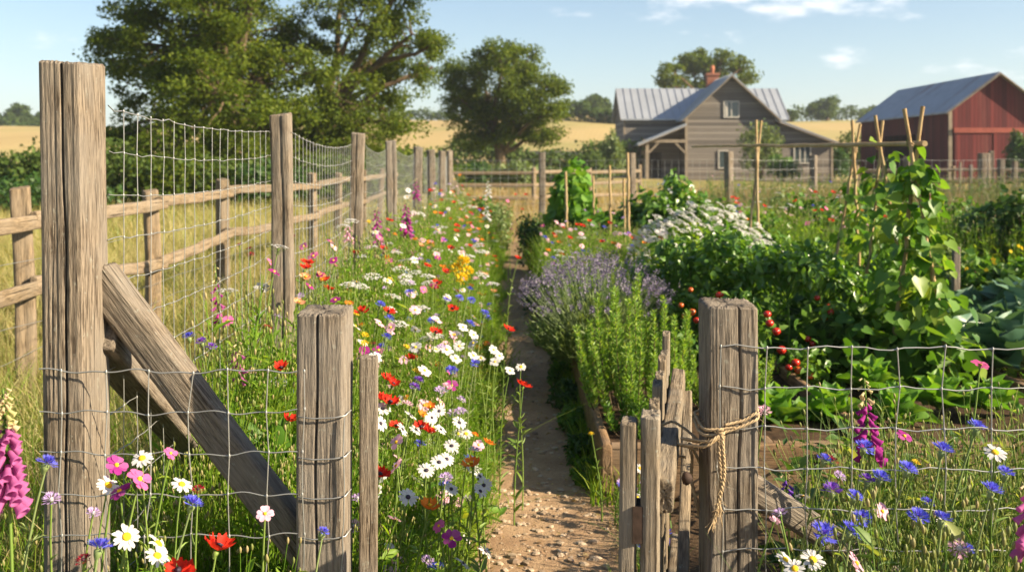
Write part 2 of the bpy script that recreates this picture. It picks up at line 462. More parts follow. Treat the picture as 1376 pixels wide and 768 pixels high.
# the trodden path
def bumpy(X, Y, seed=0, a=1.0):
    r = np.random.default_rng(seed); z = 0
    for k in range(26):
        f = 2.5 * 1.17 ** k; an = r.uniform(0, 2 * pi)
        z = z + np.sin(f * (np.cos(an) * X + np.sin(an) * Y) + r.uniform(0, 6.3)) / (1.17 ** k) ** .9
    return z * a
def path_c(y): return .125 - .006 * np.maximum(y - 6, 0) + .05 * np.sin((y - 4) * .75)
def path_z(X, Y):
    e = np.abs(X - path_c(Y)) / .46
    return .016 + bumpy(X, Y, 3, .0042) + .02 * np.clip(e - .5, 0, 1)
pxs = np.linspace(-.46, .46, 74); pys = np.concatenate([np.arange(-1, 8, .0145), np.arange(8, 21, .05)])
X0, Y0 = np.meshgrid(pxs, pys); XX = X0 + path_c(Y0)
V = np.stack([XX, Y0, path_z(XX, Y0)], -1).reshape(-1, 3)
nx, ny = len(pxs), len(pys); ii = (np.arange(nx - 1)[None] + (np.arange(ny - 1) * nx)[:, None]).ravel()
m, nt, out = new_mat('trodden_earth')
geo = nd(nt, 'ShaderNodeNewGeometry').outputs['Position']
n1 = noise(nt, geo, 5.0, 5, .6); n2 = noise(nt, geo, 60.0, 6, .7); n4 = noise(nt, geo, 300.0, 3, .6)
c = ramp(nt, n1, [(.3, (.27, .17, .10)), (.55, (.40, .27, .16)), (.75, (.50, .35, .22))])
c = mixc(nt, mth(nt, 'MULTIPLY', ramp(nt, n2, [(.4, (0, 0, 0)), (.65, (1, 1, 1))]), .55), c, (.21, .13, .08))
vo = nd(nt, 'ShaderNodeTexVoronoi', {'Vector': geo, 'Scale': 75.0, 'Randomness': 1.0})
st = ramp(nt, vo.outputs['Distance'], [(.18, (1, 1, 1)), (.28, (0, 0, 0))])
c = mixc(nt, mth(nt, 'MULTIPLY', st, .35), c, (.46, .37, .27))
b = nd(nt, 'ShaderNodeBsdfPrincipled', {'Base Color': c, 'Roughness': .95, 'Specular IOR Level': .1})
hh = mth(nt, 'ADD', mth(nt, 'ADD', n2, mth(nt, 'MULTIPLY', n4, .4)), mth(nt, 'MULTIPLY', st, .6))
bp = nd(nt, 'ShaderNodeBump', {'Strength': .7, 'Distance': .01, 'Height': hh}); nt.links.new(bp.outputs[0], b.inputs['Normal'])
nt.links.new(b.outputs[0], out.inputs[0])
tag(MB().add(V, np.stack([ii, ii + 1, ii + 1 + nx, ii + nx], 1)).build('path', m), kind='structure')

# loose stones on the path: nobody could count them
def stone_template(rng, n=2):
    u = np.linspace(0, pi, 5)[1:-1]; a = np.linspace(0, 2 * pi, 7, endpoint=False)
    v = [(0, 0, .35)] + [(np.sin(t) * np.cos(p), np.sin(t) * np.sin(p) * .75, np.cos(t) * .38) for t in u for p in a] + [(0, 0, -.35)]
    v = np.array(v) * (1 + rng.normal(0, .13, (len(v), 1)))
    f = [(0, 1 + j, 1 + (j + 1) % 7) for j in range(7)]
    for i in range(2):
        f += [(1 + i * 7 + j, 8 + i * 7 + j, 8 + i * 7 + (j + 1) % 7, 1 + i * 7 + (j + 1) % 7) for j in range(7)]
    f += [(22, 15 + (j + 1) % 7, 15 + j) for j in range(7)]
    return v, f
STONE = leaf_mat('path_stone', [(.22, .16, .11), (.33, .25, .17), (.44, .35, .26), (.28, .20, .14)], 0.0, .85, spec=.15)
rg = np.random.default_rng(5)
mb = MB()
for k in range(9):
    tv, tf = stone_template(rg)
    n = 190
    y = np.concatenate([rg.uniform(2.6, 4.6, int(n * .4)), rg.uniform(4.4, 12, n - int(n * .4))])
    x = path_c(y) + np.clip(rg.normal(0, .22, n), -.42, .42)
    s = rg.gamma(2.0, .0038, n) + .003
    s = np.minimum(s, .026)
    pos = np.stack([x, y, path_z(x, y) + s * .12], 1)
    an = rg.uniform(0, 2 * pi, n)
    fr = frames(np.stack([np.cos(an), np.sin(an), rg.normal(0, .1, n)], 1), np.array([[0, 0, 1.]]).repeat(n, 0))
    scatter(mb, tv, tf, pos, fr, s, smooth=False)
tag(mb.build('path_gravel', STONE), 'small pale and brown stones strewn over the earth path', 'gravel', kind='stuff')

# ------------------------------------------------------------------ trees and bushes
def leaf_cloud(mb, cen, rad, n, L, rng, mat=0, tmpl=LEAF_Q, wid=.62, out=.6, up=.45, shell=.55, droop=0.0):
    """n leaves in an ellipsoid, denser towards its surface"""
    d = nrm(rng.normal(0, 1, (n, 3))); r = rng.uniform(shell, 1.05, (n, 1)) ** .8
    pos = np.asarray(cen) + d * r * np.asarray(rad)
    nm = nrm(d * out + rng.normal(0, .55, (n, 3)) + np.array([0, 0, up]))
    al = nrm(np.cross(nm, rng.normal(0, 1, (n, 3))) + np.array([0, 0, -droop]))
    s = L * rng.uniform(.65, 1.3, n)
    return scatter(mb, *tmpl, pos, frames(al, nm), np.stack([s, s * wid, s], 1), mat)

def limb(mb, p0, p1, r0, r1, rng, n=6, wob=.12, sides=7):
    p0, p1 = np.asarray(p0, float), np.asarray(p1, float)
    t = np.linspace(0, 1, n)[:, None]; L = np.linalg.norm(p1 - p0)
    pts = p0 + (p1 - p0) * t + np.cumsum(rng.normal(0, wob * L / n, (n, 3)), 0) * np.sin(t * pi)
    tube(mb, pts, np.linspace(r0, r1, n), sides, 0, False)
    return pts

def tree(name, label, cat, base, trunk_h, trunk_r, blobs, cl_r, per, L, seed, mats=None, group=None, density=1.0, flat=.62, lean=(0, 0)):
    """blobs: (centre, radius) lobes of the crown in world space; leaf clusters sit mostly near the lobes' surfaces, limbs run to them"""
    rng = np.random.default_rng(seed); base = np.asarray(base, float)
    t = thing(name, label, cat, base, group)
    tm, cm = MB(), MB()
    k = np.linspace(0, 1, 9)[:, None]
    fork = base + np.array([lean[0], lean[1], trunk_h])
    tp = base + (fork - base) * k + np.cumsum(rng.normal(0, trunk_r * .12, (9, 3)), 0) * np.sin(k * pi)
    rr = trunk_r * (1 - .35 * k[:, 0] + .9 * np.exp(-k[:, 0] * 9)); tube(tm, tp, rr, 10, 0, False)
    for c, r in blobs:
        c = np.asarray(c, float)
        s = tp[-1 - rng.integers(0, 3)]
        mid = s + (c - s) * .55 + np.array([0, 0, .08 * np.linalg.norm(c - s)])
        limb(tm, s, mid, trunk_r * .42, trunk_r * .26, rng, 6, .14, 7)
        limb(tm, mid, c, trunk_r * .26, trunk_r * .12, rng, 6, .14, 6)
        nc = max(3, int(density * 4.2 * (r / cl_r) ** 2))
        for i in range(nc):
            d = nrm(rng.normal(0, 1, 3)); d[2] = d[2] * .85 + .08
            q = c + d * r * rng.uniform(.45, 1.0) * np.array([1, 1, .88])
            if rng.random() < .6: limb(tm, c + (mid - c) * rng.uniform(0, .5), q, trunk_r * .10, trunk_r * .03, rng, 4, .16, 4)
            a = cl_r * rng.uniform(.6, 1.25)
            leaf_cloud(cm, q, (a, a, a * flat), int(per * rng.uniform(.7, 1.3)), L, rng, shell=.2, out=.35)
    mats = mats or (BARK, G_OAK)
    tm.build('trunk', mats[0], t); cm.build('crown', mats[1], t)
    return t

def blobs_px(lst, d, dj, seed):
    """lobes given by where they stand: photo column and row of each centre, radius in photo pixels, all about d metres off"""
    r = np.random.default_rng(seed)
    o = []
    for x, y, rp in lst:
        dd = d + r.uniform(-dj, dj)
        o.append((P(x, y, dd), rp * dd / F))
    return o

def on_ground(x_px, d):
    X = (x_px - CX) / F * d
    return np.array([X, d, float(gz(X, d))])

tree('oak_tree', 'large broad dark oak rising past the top of the view behind the corner post', 'tree', on_ground(312, 34), 3.6, .46,
     blobs_px([(225, 55, 88), (325, 35, 100), (300, 130, 85), (205, 120, 66), (250, -70, 105), (360, -70, 100), (150, 55, 36), (175, 15, 45), (355, 180, 62), (240, 195, 58), (180, 165, 40), (395, 95, 50), (305, 205, 55), (145, 85, 26), (270, 100, 60), (330, 110, 60), (290, 20, 60), (185, 212, 42), (255, 228, 42), (330, 232, 46), (400, 222, 44), (148, 190, 30), (392, 150, 42), (385, 190, 44)], 34, 3.2, 1),
     .66, 190, .135, 11, group=None, density=.90)
tree('oak_tree', 'open-crowned oak with gaps of sky between spreading limbs, overlapping the larger oak', 'tree', on_ground(436, 38), 3.4, .40,
     blobs_px([(480, 25, 70), (555, 45, 52), (525, 110, 58), (455, 130, 58), (582, 90, 30), (470, -60, 85), (550, -30, 60), (543, 172, 30), (430, 195, 52), (490, 180, 40), (410, 60, 50), (585, 55, 22), (380, 215, 48), (470, 220, 40), (440, 225, 40), (500, 212, 30), (520, 150, 40), (500, 80, 50), (440, 160, 50)], 38, 3.0, 2),
     .62, 170, .135, 12, density=.80)
tree('oak_tree', 'round-headed oak standing alone in the pasture before the golden hillside', 'tree', on_ground(668, 60), 2.6, .42,
     blobs_px([(672, 80, 32), (642, 88, 30), (706, 92, 34), (612, 100, 24), (736, 115, 28), (604, 122, 20), (655, 125, 46), (700, 135, 46), (628, 150, 36), (742, 148, 24), (660, 172, 38), (712, 172, 36), (640, 188, 24), (732, 182, 20), (690, 70, 14)], 60, 3.0, 3),
     .70, 165, .175, 13, density=1.1)
tree('oak_tree', 'dark oak rising behind the ridge of the timber farmhouse', 'tree', on_ground(950, 112), 5.5, .5,
     blobs_px([(945, 84, 24), (968, 80, 20), (925, 86, 20), (905, 98, 18), (995, 92, 16), (1008, 102, 11), (950, 105, 34), (888, 108, 12), (985, 110, 26), (915, 118, 25), (975, 130, 25), (935, 135, 25)], 112, 4, 4),
     1.0, 110, .36, 14, density=.8)
# far trees on and beyond the hill
def far_tree(px, top, width, d, seed, label):
    bz = on_ground(px, d); r = width * d / F * .5; zt = P(px, top, d)[2]; zb = bz[2]
    rng = np.random.default_rng(seed); H = zt - zb
    bl = []
    for i in range(9):
        a = rng.uniform(0, 2 * pi); q = rng.uniform(0, .62) * r
        h = rng.uniform(.38, .80)
        rb = min(r * rng.uniform(.40, .58), H * .34)
        bl.append((np.array([bz[0] + np.cos(a) * q, bz[1] + np.sin(a) * q * .6, zb + H * h * (1 - .25 * q / r)]), rb))
    bl.append((np.array([bz[0], bz[1], zt - r * .35]), r * .40))
    tree('broadleaf_tree', label, 'tree', bz, max(.6, H * .35), max(.25, r * .07), bl, max(r * .22, .5), 80, max(.34, d * .0028), seed, (BARK, G_FAR), density=.75)
far_tree(25, 140, 48, 235, 21, 'small round tree on the far hilltop, seen beside the tall corner post')
far_tree(52, 152, 26, 240, 22, 'low tree partly behind the tall corner post on the far hill')
far_tree(-10, 150, 40, 238, 27, 'far tree at the very edge of the view on the hilltop')
far_tree(802, 127, 44, 205, 23, 'pale far tree on the hill to the side of the farmhouse gable end')
far_tree(782, 140, 30, 198, 24, 'darker low tree in front of the pale far tree on the hill')
far_tree(1112, 131, 74, 190, 25, 'wide round far tree between the farmhouse and the red barn')
far_tree(1063, 149, 22, 185, 26, 'small far tree peeping just past the farmhouse roof end')
far_tree(1172, 144, 30, 230, 28, 'faint far tree just behind the end of the barn roof')

def bush(name, label, cat, cen, rx, ry, h, n, L, mat, seed, group=None, tmpl=LEAF_Q, lumps=9, wid=.6, z0=.12, stems=True, droop=.0, up=.45, shell=.5):
    """a shrub: leafy lumps over a rounded mass, gaps between them, thin stems inside"""
    rng = np.random.default_rng(seed); cen = np.asarray(cen, float)
    t = thing(name, label, cat, cen, group)
    fm, sm_ = MB(), MB()
    for i in range(lumps):
        a = 2 * pi * (i + rng.uniform(-.3, .3)) / lumps * 2.4; q = np.sqrt((i + .3) / lumps) * .72
        hh = h * (1 - .42 * q * q) * rng.uniform(.72, 1.0)
        rl = np.array([rx, ry, h * .5]) * rng.uniform(.30, .5)
        c = cen + np.array([np.cos(a) * q * rx, np.sin(a) * q * ry, max(z0 * h + rl[2] * .5, hh - rl[2])])
        leaf_cloud(fm, c, rl, int(n / lumps * .7), L, rng, 0, tmpl, wid, .5, up, shell, droop)
        # the skirt of the lump, down to the ground
        c2 = cen + np.array([np.cos(a) * q * rx * 1.05, np.sin(a) * q * ry * 1.05, hh * .38])
        leaf_cloud(fm, c2, rl * np.array([1, 1, .9]), int(n / lumps * .3), L, rng, 0, tmpl, wid, .5, up, shell, droop)
        if stems: limb(sm_, cen + rng.normal(0, .05, 3) * np.array([rx, ry, 0]), c, .012 * h + .004, .004, rng, 4, .1, 4)
    fm.build('foliage', mat, t)
    if stems: sm_.build('stem', BARK, t)
    return t, fm

# the summer air: far hills and trees pale towards the sky
hz_ = MB(); box(hz_, (-1000, -60, -8), (1000, 1600, 30))
m, nt, out = new_mat('summer_haze')
pv_ = nd(nt, 'ShaderNodeVolumePrincipled', {'Color': (.86, .92, 1.0, 1), 'Density': .00045, 'Anisotropy': .3})
nt.links.new(pv_.outputs[0], out.inputs['Volume'])
tag(hz_.build('haze', m), 'thin warm summer haze over the fields', 'haze', kind='stuff')

# hedges on the hill: each a long clipped mass of leaves
def hedge(label, pts, h, wd, seed, mat=None, L=.5, n=2600):
    rng = np.random.default_rng(seed); pts = np.array(pts, float)
    seg = np.linalg.norm(np.diff(pts, axis=0), axis=1); cum = np.concatenate([[0], np.cumsum(seg)])
    u = rng.uniform(0, cum[-1], n)
    x = np.interp(u, cum, pts[:, 0]); y = np.interp(u, cum, pts[:, 1])
    hv = h * (1 + .26 * np.sin(u * .55 + seed) + .16 * np.sin(u * 1.7 + 2) + .08 * np.sin(u * 4.1))
    pos = np.stack([x + rng.normal(0, wd * .4, n), y + rng.normal(0, wd * .4, n), gz(x, y) + hv * rng.uniform(0, 1, n) ** .7], 1)
    nm = nrm(rng.normal(0, .7, (n, 3)) + np.array([0, -.3, .5])); al = np.cross(nm, rng.normal(0, 1, (n, 3)))
    s = L * rng.uniform(.7, 1.4, n)
    mb = MB(); scatter(mb, *LEAF_Q, pos, frames(al, nm), np.stack([s, s * .7, s], 1))
    return tag(mb.build('hedge', mat or G_FAR), label, 'hedge')
def hp(*a): return [P(x, HZ, d)[:2] for x, d in a]
hedge('dark hedge crossing the golden hillside next to the farmhouse gable end', hp((758, 165), (845, 160)), 2.6, 1.6, 1, n=2200)
hedge('thin hedge along the hill crest between the two nearer oaks', hp((500, 206), (612, 206)), 2.0, 1.6, 2, n=1700)
hedge('hedge on the far hill crest beside the tall corner post', hp((-40, 232), (72, 228)), 2.4, 2, 3, n=1800)
hedge('hedge on the hill behind the farmhouse and its lean-to', hp((1030, 200), (1180, 205)), 2.2, 1.8, 4, n=2300)
hedge('low dark hedge at the foot of the golden hillside beyond the lone oak', hp((560, 78), (850, 82)), 2.3, 1.5, 5, n=5500, L=.34)

hedge('long dark field hedge under the two big oaks, beyond the split-rail fence', hp((-60, 29), (180, 30), (330, 31), (500, 34)), 1.45, 1.6, 6, G_FAR, .14, 26000)
hedge('low rough hedge along the pasture edge between the open oak and the lone oak', hp((490, 40), (600, 48)), 1.5, 1.3, 7, G_OAK, .2, 6000)
k = 0
for px, top, wpx, d, lab, mt, L in (
    (60, 222, 200, 27, 'dark shrub mass beyond the split-rail pasture fence, behind the tall corner post', G_DARK, .14),
    (232, 196, 150, 30, 'dark leafy shrub under the large oak behind the wire fence', G_OAK, .15),
    (340, 206, 150, 31, 'dense low shrub growing in the shade between the two big oaks', G_DARK, .15),
    (452, 205, 130, 33, 'shrub under the open-crowned oak, seen over the wire fence', G_OAK, .15),
    (640, 214, 90, 50, 'low dark shrub at the foot of the lone oak', G_DARK, .2),
    (695, 208, 76, 46, 'sunlit yellow-green shrub in front of the lone oak', G_OLIVE, .18),
    (742, 222, 70, 52, 'low shrub between the lone oak and the farmhouse shrubs', G_FAR, .2),
    (1150, 172, 66, 84, 'rounded shrub between the lean-to and the red barn', G_FAR, .28),
    (1118, 190, 50, 82, 'dark shrub behind the corner of the lean-to', G_DARK, .28),
    (1368, 168, 40, 52, 'dark evergreen shrub standing against the red barn front', G_DARK, .2),
    (795, 200, 60, 70, 'dark shrub beside the farmhouse gable end', G_FAR, .24),
    (822, 170, 34, 73, 'tall yellow-green shrub at the corner of the farmhouse', G_OLIVE, .24)):
    b0 = on_ground(px, d); rx = wpx * d / F / 2; hh = P(px, top, d)[2] - b0[2]
    bush('shrub', lab, 'shrub', b0, rx, rx * .8, hh, 2600, L, mt, 60 + k, lumps=12); k += 1
# ------------------------------------------------------------------ farmhouse
def board_mat(name, cols, pitch, axis=2, gap=.10, rough=.85, bump=.7, stain=None):
    """boards of the given pitch along one world axis, each its own tone; a lapped edge between them"""
    m, nt, out = new_mat(name)
    geo = nd(nt, 'ShaderNodeNewGeometry').outputs['Position']
    sp = nd(nt, 'ShaderNodeSeparateXYZ', {0: geo})
    if axis == 'xy': u = mth(nt, 'ADD', sp.outputs[0], sp.outputs[1])
    else: u = sp.outputs[axis]
    q = mth(nt, 'DIVIDE', u, pitch)
    idx = mth(nt, 'FLOOR', q); fr = mth(nt, 'FRACT', q)
    wn = nd(nt, 'ShaderNodeTexWhiteNoise', {'W': idx}, noise_dimensions='1D').outputs['Value']
    gr = noise(nt, mapping(nt, geo, (.6, .6, 14) if axis == 2 else (9, 9, .5)), 1.6, 5, .65)
    c = ramp(nt, mth(nt, 'ADD', mth(nt, 'MULTIPLY', wn, .55), mth(nt, 'MULTIPLY', gr, .45)), [(.2, cols[0]), (.5, cols[1]), (.8, cols[2])])
    if stain:
        st = noise(nt, mapping(nt, geo, (1.2, 1.2, .16)), 1.0, 5, .6)
        c = mixc(nt, ramp(nt, st, [(.52, (0, 0, 0)), (.68, (.7, .7, .7))]), c, stain)
    edge = mth(nt, 'LESS_THAN', fr, gap)
    c = mixc(nt, mth(nt, 'MULTIPLY', edge, .75), c, tuple(x * .25 for x in cols[0]))
    b = nd(nt, 'ShaderNodeBsdfPrincipled', {'Base Color': c, 'Roughness': rough, 'Specular IOR Level': .15})
    h = mth(nt, 'ADD', mth(nt, 'MULTIPLY', fr, -.7), mth(nt, 'ADD', mth(nt, 'MULTIPLY', gr, .3), mth(nt, 'MULTIPLY', edge, -.5)))
    bp = nd(nt, 'ShaderNodeBump', {'Strength': bump, 'Distance': .05, 'Height': h}); nt.links.new(bp.outputs[0], b.inputs['Normal'])
    nt.links.new(b.outputs[0], out.inputs[0]); return m
M_CLAD = board_mat('weathered_cladding', ((.10, .088, .078), (.165, .145, .125), (.235, .208, .18)), .235, 2)
M_TRIM = plain('grey_trim_timber', (.25, .205, .155), .85, 0, .15, .25, 3)
M_ROOF = plain('standing_seam_metal', (.36, .38, .41), .38, .35, .5, .08, .6)
M_FRAME = plain('pale_window_frame', (.46, .43, .38), .8)
M_GLASS = plain('window_glass', (.05, .07, .075), .08, 0, .7)
M_CURT = plain('pale_curtain', (.50, .46, .40), .9)
M_BRICK = board_mat('chimney_brick', ((.16, .065, .04), (.24, .095, .06), (.28, .13, .085)), .12, 2, .14)
M_POT = plain('clay_pot', (.34, .13, .07), .8, 0, .2, .2, 4)
M_DARKIN = plain('dark_interior', (.05, .038, .028), .95, 0, .05, .3, 2)

H = thing('farmhouse', 'weathered grey timber farmhouse with metal roofs, a front gable, a porch and a lean-to', 'house', (17, 83, 0))
X0, X1, Y0_, Y1_, EZ, RZ, RY = 9.25, 22.5, 83.0, 90.0, 5.0, 7.65, 86.5      # main range
GX0, GX1, GY0, GEZ, GRZ = 13.85, 20.95, 80.0, 4.9, 8.30                      # front gable wing
GC = (GX0 + GX1) / 2
mb = MB()
prism(mb, [(Y0_, -.2), (Y1_, -.2), (Y1_, EZ), (RY, RZ - .12), (Y0_, EZ)], 0, X0, X1)
prism(mb, [(GX0, -.2), (GX1, -.2), (GX1, GEZ), (GC, GRZ - .12), (GX0, GEZ)], 1, GY0, 86.0)
prism(mb, [(GX1 + .003, -.2), (25.55, -.2), (25.55, 2.95), (GX1 + .003, 4.45)], 1, 80.15, 85.6)   # lean-to
mb.build('wall', M_CLAD, H)
def slab(mb, a, b_, c, d_, t=.12):
    """a roof plane: four corners (eave, eave, ridge, ridge), thickness t downwards"""
    top = np.array([a, b_, c, d_], float); bot = top - np.array([0, 0, t])
    f = [(0, 1, 2, 3), (7, 6, 5, 4), (0, 4, 5, 1), (1, 5, 6, 2), (2, 6, 7, 3), (3, 7, 4, 0)]
    return mb.add(np.concatenate([top, bot]), f, 0, False)
def seams(mb, a, b_, c, d_, step, hgt=.07, wd=.05):
    a, b_, c, d_ = (np.array(q, float) for q in (a, b_, c, d_))
    L = np.linalg.norm(b_ - a); n = int(L / step)
    for i in range(n + 1):
        t = i / n
        p, q = a + (b_ - a) * t, d_ + (c - d_) * t
        u = (b_ - a) / L * wd / 2; up = np.array([0, 0, hgt])
        v = [p - u, p + u, q + u, q - u]; v = v + [x + up for x in v]
        mb.add(np.array(v), [(4, 5, 6, 7), (0, 1, 5, 4), (1, 2, 6, 5), (2, 3, 7, 6), (3, 0, 4, 7)], 0, False)
mb = MB()
ov = .35
sl = (RZ - EZ) / (RY - Y0_)
planes = [((X0 - .3, Y0_ - ov, EZ - ov * sl + .15), (X1 + .3, Y0_ - ov, EZ - ov * sl + .15), (X1 + .3, RY, RZ), (X0 - .3, RY, RZ)),
          ((X1 + .3, Y1_ + ov, EZ - ov * sl + .15), (X0 - .3, Y1_ + ov, EZ - ov * sl + .15), (X0 - .3, RY, RZ - .003), (X1 + .3, RY, RZ - .003))]
for p in planes: slab(mb, *p); seams(mb, *p, .62)
ro = mb.build('roof', M_ROOF, H)
mb = MB()
gs = (GRZ - GEZ) / (GC - GX0); go = .35; yb = 86.4
planes = [((GX0 - go, yb, GEZ - go * gs + .15), (GX0 - go, GY0 - .4, GEZ - go * gs + .15), (GC, GY0 - .4, GRZ), (GC, yb, GRZ)),
          ((GX1 + go, GY0 - .4, GEZ - go * gs + .15), (GX1 + go, yb, GEZ - go * gs + .15), (GC, yb, GRZ - .003), (GC, GY0 - .4, GRZ - .003))]
for p in planes: slab(mb, *p); seams(mb, *p, .62)
mb.build('gable_roof', M_ROOF, H)
mb = MB()
p = ((25.95, 79.75, 2.85), (25.95, 85.9, 2.85), (GX1 + .01, 85.9, 4.72), (GX1 + .01, 79.75, 4.72)); slab(mb, *p); seams(mb, *p, .62)
mb.build('lean_to_roof', M_ROOF, H)
mb = MB()
p = ((10.0, 82.98, 2.75), (10.0, 79.6, 2.75), (GX0 - .01, 79.6, 4.35), (GX0 - .01, 82.98, 4.35)); slab(mb, *p); seams(mb, *p, .62)
mb.build('porch_roof', M_ROOF, H)
# barge boards
mb = MB()
def bar(mb, p, q, wx, wz, up=(0, 0, 1)):
    p, q = np.array(p, float), np.array(q, float); d = nrm((q - p)[None])[0]; s = nrm(np.cross(d, up)[None])[0] * wx / 2; u = np.cross(s, d); u = u / np.linalg.norm(u) * wz / 2
    v = [p - s - u, p + s - u, p + s + u, p - s + u, q - s - u, q + s - u, q + s + u, q - s + u]
    return mb.add(np.array(v), [(0, 3, 2, 1), (4, 5, 6, 7), (0, 1, 5, 4), (1, 2, 6, 5), (2, 3, 7, 6), (3, 0, 4, 7)], 0, False)
for sgn in (-1, 1):
    if sgn > 0: mb.build('barge_board', M_TRIM, H); mb = MB()
    ex = GC + sgn * (GC - GX0 + go)
    bar(mb, (ex, GY0 - .45, GEZ - go * gs), (GC, GY0 - .45, GRZ - .15), .07, .34, (0, 1, 0))
mb.build('barge_board', M_TRIM, H); mb = MB()
bar(mb, (25.97, 79.72, 2.72), (GX1, 79.72, 4.57), .06, .3, (0, 1, 0))
mb.build('barge_board', M_TRIM, H); mb = MB()
bar(mb, (9.98, 79.57, 2.62), (GX0 - .02, 79.57, 4.2), .06, .26, (0, 1, 0))
mb.build('barge_board', M_TRIM, H); mb = MB()
bar(mb, (X0 - .32, Y0_ - ov, EZ - ov * sl), (X0 - .32, RY, RZ - .15), .06, .3)
mb.build('barge_board', M_TRIM, H); mb = MB()
bar(mb, (X1 + .32, Y0_ - ov, EZ - ov * sl), (X1 + .32, RY, RZ - .15), .06, .3)
mb.build('barge_board', M_TRIM, H); mb = MB()
for x in (GX0 + .03, ): box(mb, (x - .1, GY0 - .04, -.2), (x + .1, GY0 - .003, GEZ - .05))
mb.build('corner_board', M_TRIM, H); mb = MB()
box(mb, (25.45, 80.10, -.2), (25.6, 80.147, 2.9))
mb.build('corner_board', M_TRIM, H); mb = MB()
box(mb, (X0 - .05, Y0_ - .05, -.2), (X0 + .12, Y0_ - .003, EZ))
mb.build('corner_board', M_TRIM, H)
# porch frame
for x, y in ((10.75, 79.95), (10.75, 82.6)):
    mb = MB(); box(mb, (x - .13, y - .13, -.2), (x + .13, y + .13, 2.88)); mb.build('porch_post', M_TRIM, H)
mb = MB(); box(mb, (10.4, 79.83, 2.883), (13.84, 80.07, 3.12))
bar(mb, (10.9, 79.95, 2.1), (11.65, 79.95, 2.86), .14, .16, (0, 1, 0)); bar(mb, (13.75, 79.95, 2.1), (13.0, 79.95, 2.86), .14, .16, (0, 1, 0))
mb.build('porch_beam', M_TRIM, H)
mb = MB(); box(mb, (11.3, 82.93, 0), (12.3, 82.99, 2.1)); mb.build('door', M_DARKIN, H)
def window(x0, x1, z0, z1, y, panes=2, curtain=False, axis=1):
    fm = MB(); t = .09
    for a, b_, c_, d_ in ((x0 - t, x1 + t, z0 - t, z0), (x0 - t, x1 + t, z1, z1 + t), (x0 - t, x0, z0, z1), (x1, x1 + t, z0, z1)):
        box(fm, (a, y - .09, c_), (b_, y - .002, d_)) if axis == 1 else box(fm, (y - .09, a, c_), (y - .002, b_, d_))
    for i in range(1, panes):
        xx = x0 + (x1 - x0) * i / panes
        box(fm, (xx - .04, y - .075, z0 + .002), (xx + .04, y - .006, z1 - .002)) if axis == 1 else box(fm, (y - .075, xx - .04, z0 + .002), (y - .006, xx + .04, z1 - .002))
    f = fm.build('window', M_FRAME, H)
    g = MB(); box(g, (x0, y - .035, z0), (x1, y - .012, z1)) if axis == 1 else box(g, (y - .035, x0, z0), (y - .012, x1, z1))
    o = g.build('pane', M_GLASS, H); o.parent = f; o.location = (0, 0, 0)
    # f sits at the house's place, so the pane needs no shift of its own
    if curtain:
        cm = MB(); box(cm, (x0 + .08, y - .045, z0 + .05), (x0 + .24, y - .037, z1 - .04))
        o = cm.build('curtain', M_CURT, H); o.parent = f; o.location = (0, 0, 0)
window(16.93, 18.0, 4.95, 6.1, GY0, 2, True)
window(16.5, 17.1, .9, 2.2, GY0, 1)
window(22.55, 23.75, 1.3, 2.55, 80.15, 3)
window(84.6, 85.6, 1.0, 2.2, X0, 2, False, 0)
mb = MB(); box(mb, (16.75, 86.15, 6.9), (17.75, 86.95, 8.75)); box(mb, (16.68, 86.08, 8.753), (17.82, 87.02, 8.95))
ch = mb.build('chimney', M_BRICK, H)
mb = MB(); lathe(mb, [(.17, 8.953), (.16, 9.2), (.2, 9.3), (.15, 9.62), (.11, 9.62), (.11, 9.3)], (17.25, 86.5, 0)); o = mb.build('chimney_pot', M_POT, H); o.parent = ch; o.location = (0, 0, 0)

# ------------------------------------------------------------------ barn
M_RED = board_mat('red_barn_boards', ((.055, .007, .008), (.085, .011, .012), (.12, .019, .018)), .24, 'xy', .10, .75, .8, (.12, .035, .03))
M_REDT = plain('red_painted_track', (.26, .065, .045), .7, 0, .2, .2, 3)
m, nt, out = new_mat('rusty_barn_roof')
geo = nd(nt, 'ShaderNodeNewGeometry').outputs['Position']
cor = nd(nt, 'ShaderNodeTexWave', {'Vector': geo, 'Scale': 4.0}, bands_direction='Y').outputs['Fac']
rn = noise(nt, mapping(nt, geo, (.12, .75, .12)), 1.0, 5, .6); rn2 = noise(nt, geo, 1.6, 5, .7)
c = ramp(nt, rn2, [(.3, (.24, .26, .30)), (.7, (.36, .385, .43))])
c = mixc(nt, ramp(nt, mth(nt, 'ADD', mth(nt, 'MULTIPLY', rn, .75), mth(nt, 'MULTIPLY', rn2, .25)), [(.53, (0, 0, 0)), (.62, (.8, .8, .8))]), c, (.16, .085, .06))
b = nd(nt, 'ShaderNodeBsdfPrincipled', {'Base Color': c, 'Roughness': .5, 'Metallic': .3})
bp = nd(nt, 'ShaderNodeBump', {'Strength': .5, 'Distance': .05, 'Height': cor}); nt.links.new(bp.outputs[0], b.inputs['Normal'])
nt.links.new(b.outputs[0], out.inputs[0]); M_BROOF = m
BX0, BX1, BY0, BY1, BE, BR = 26.1, 31.9, 60.0, 75.2, 4.5, 6.75
BC = (BX0 + BX1) / 2
B = thing('barn', 'dark red board barn with a rust-streaked grey metal roof', 'barn', (29, 67, 0))
mb = MB()
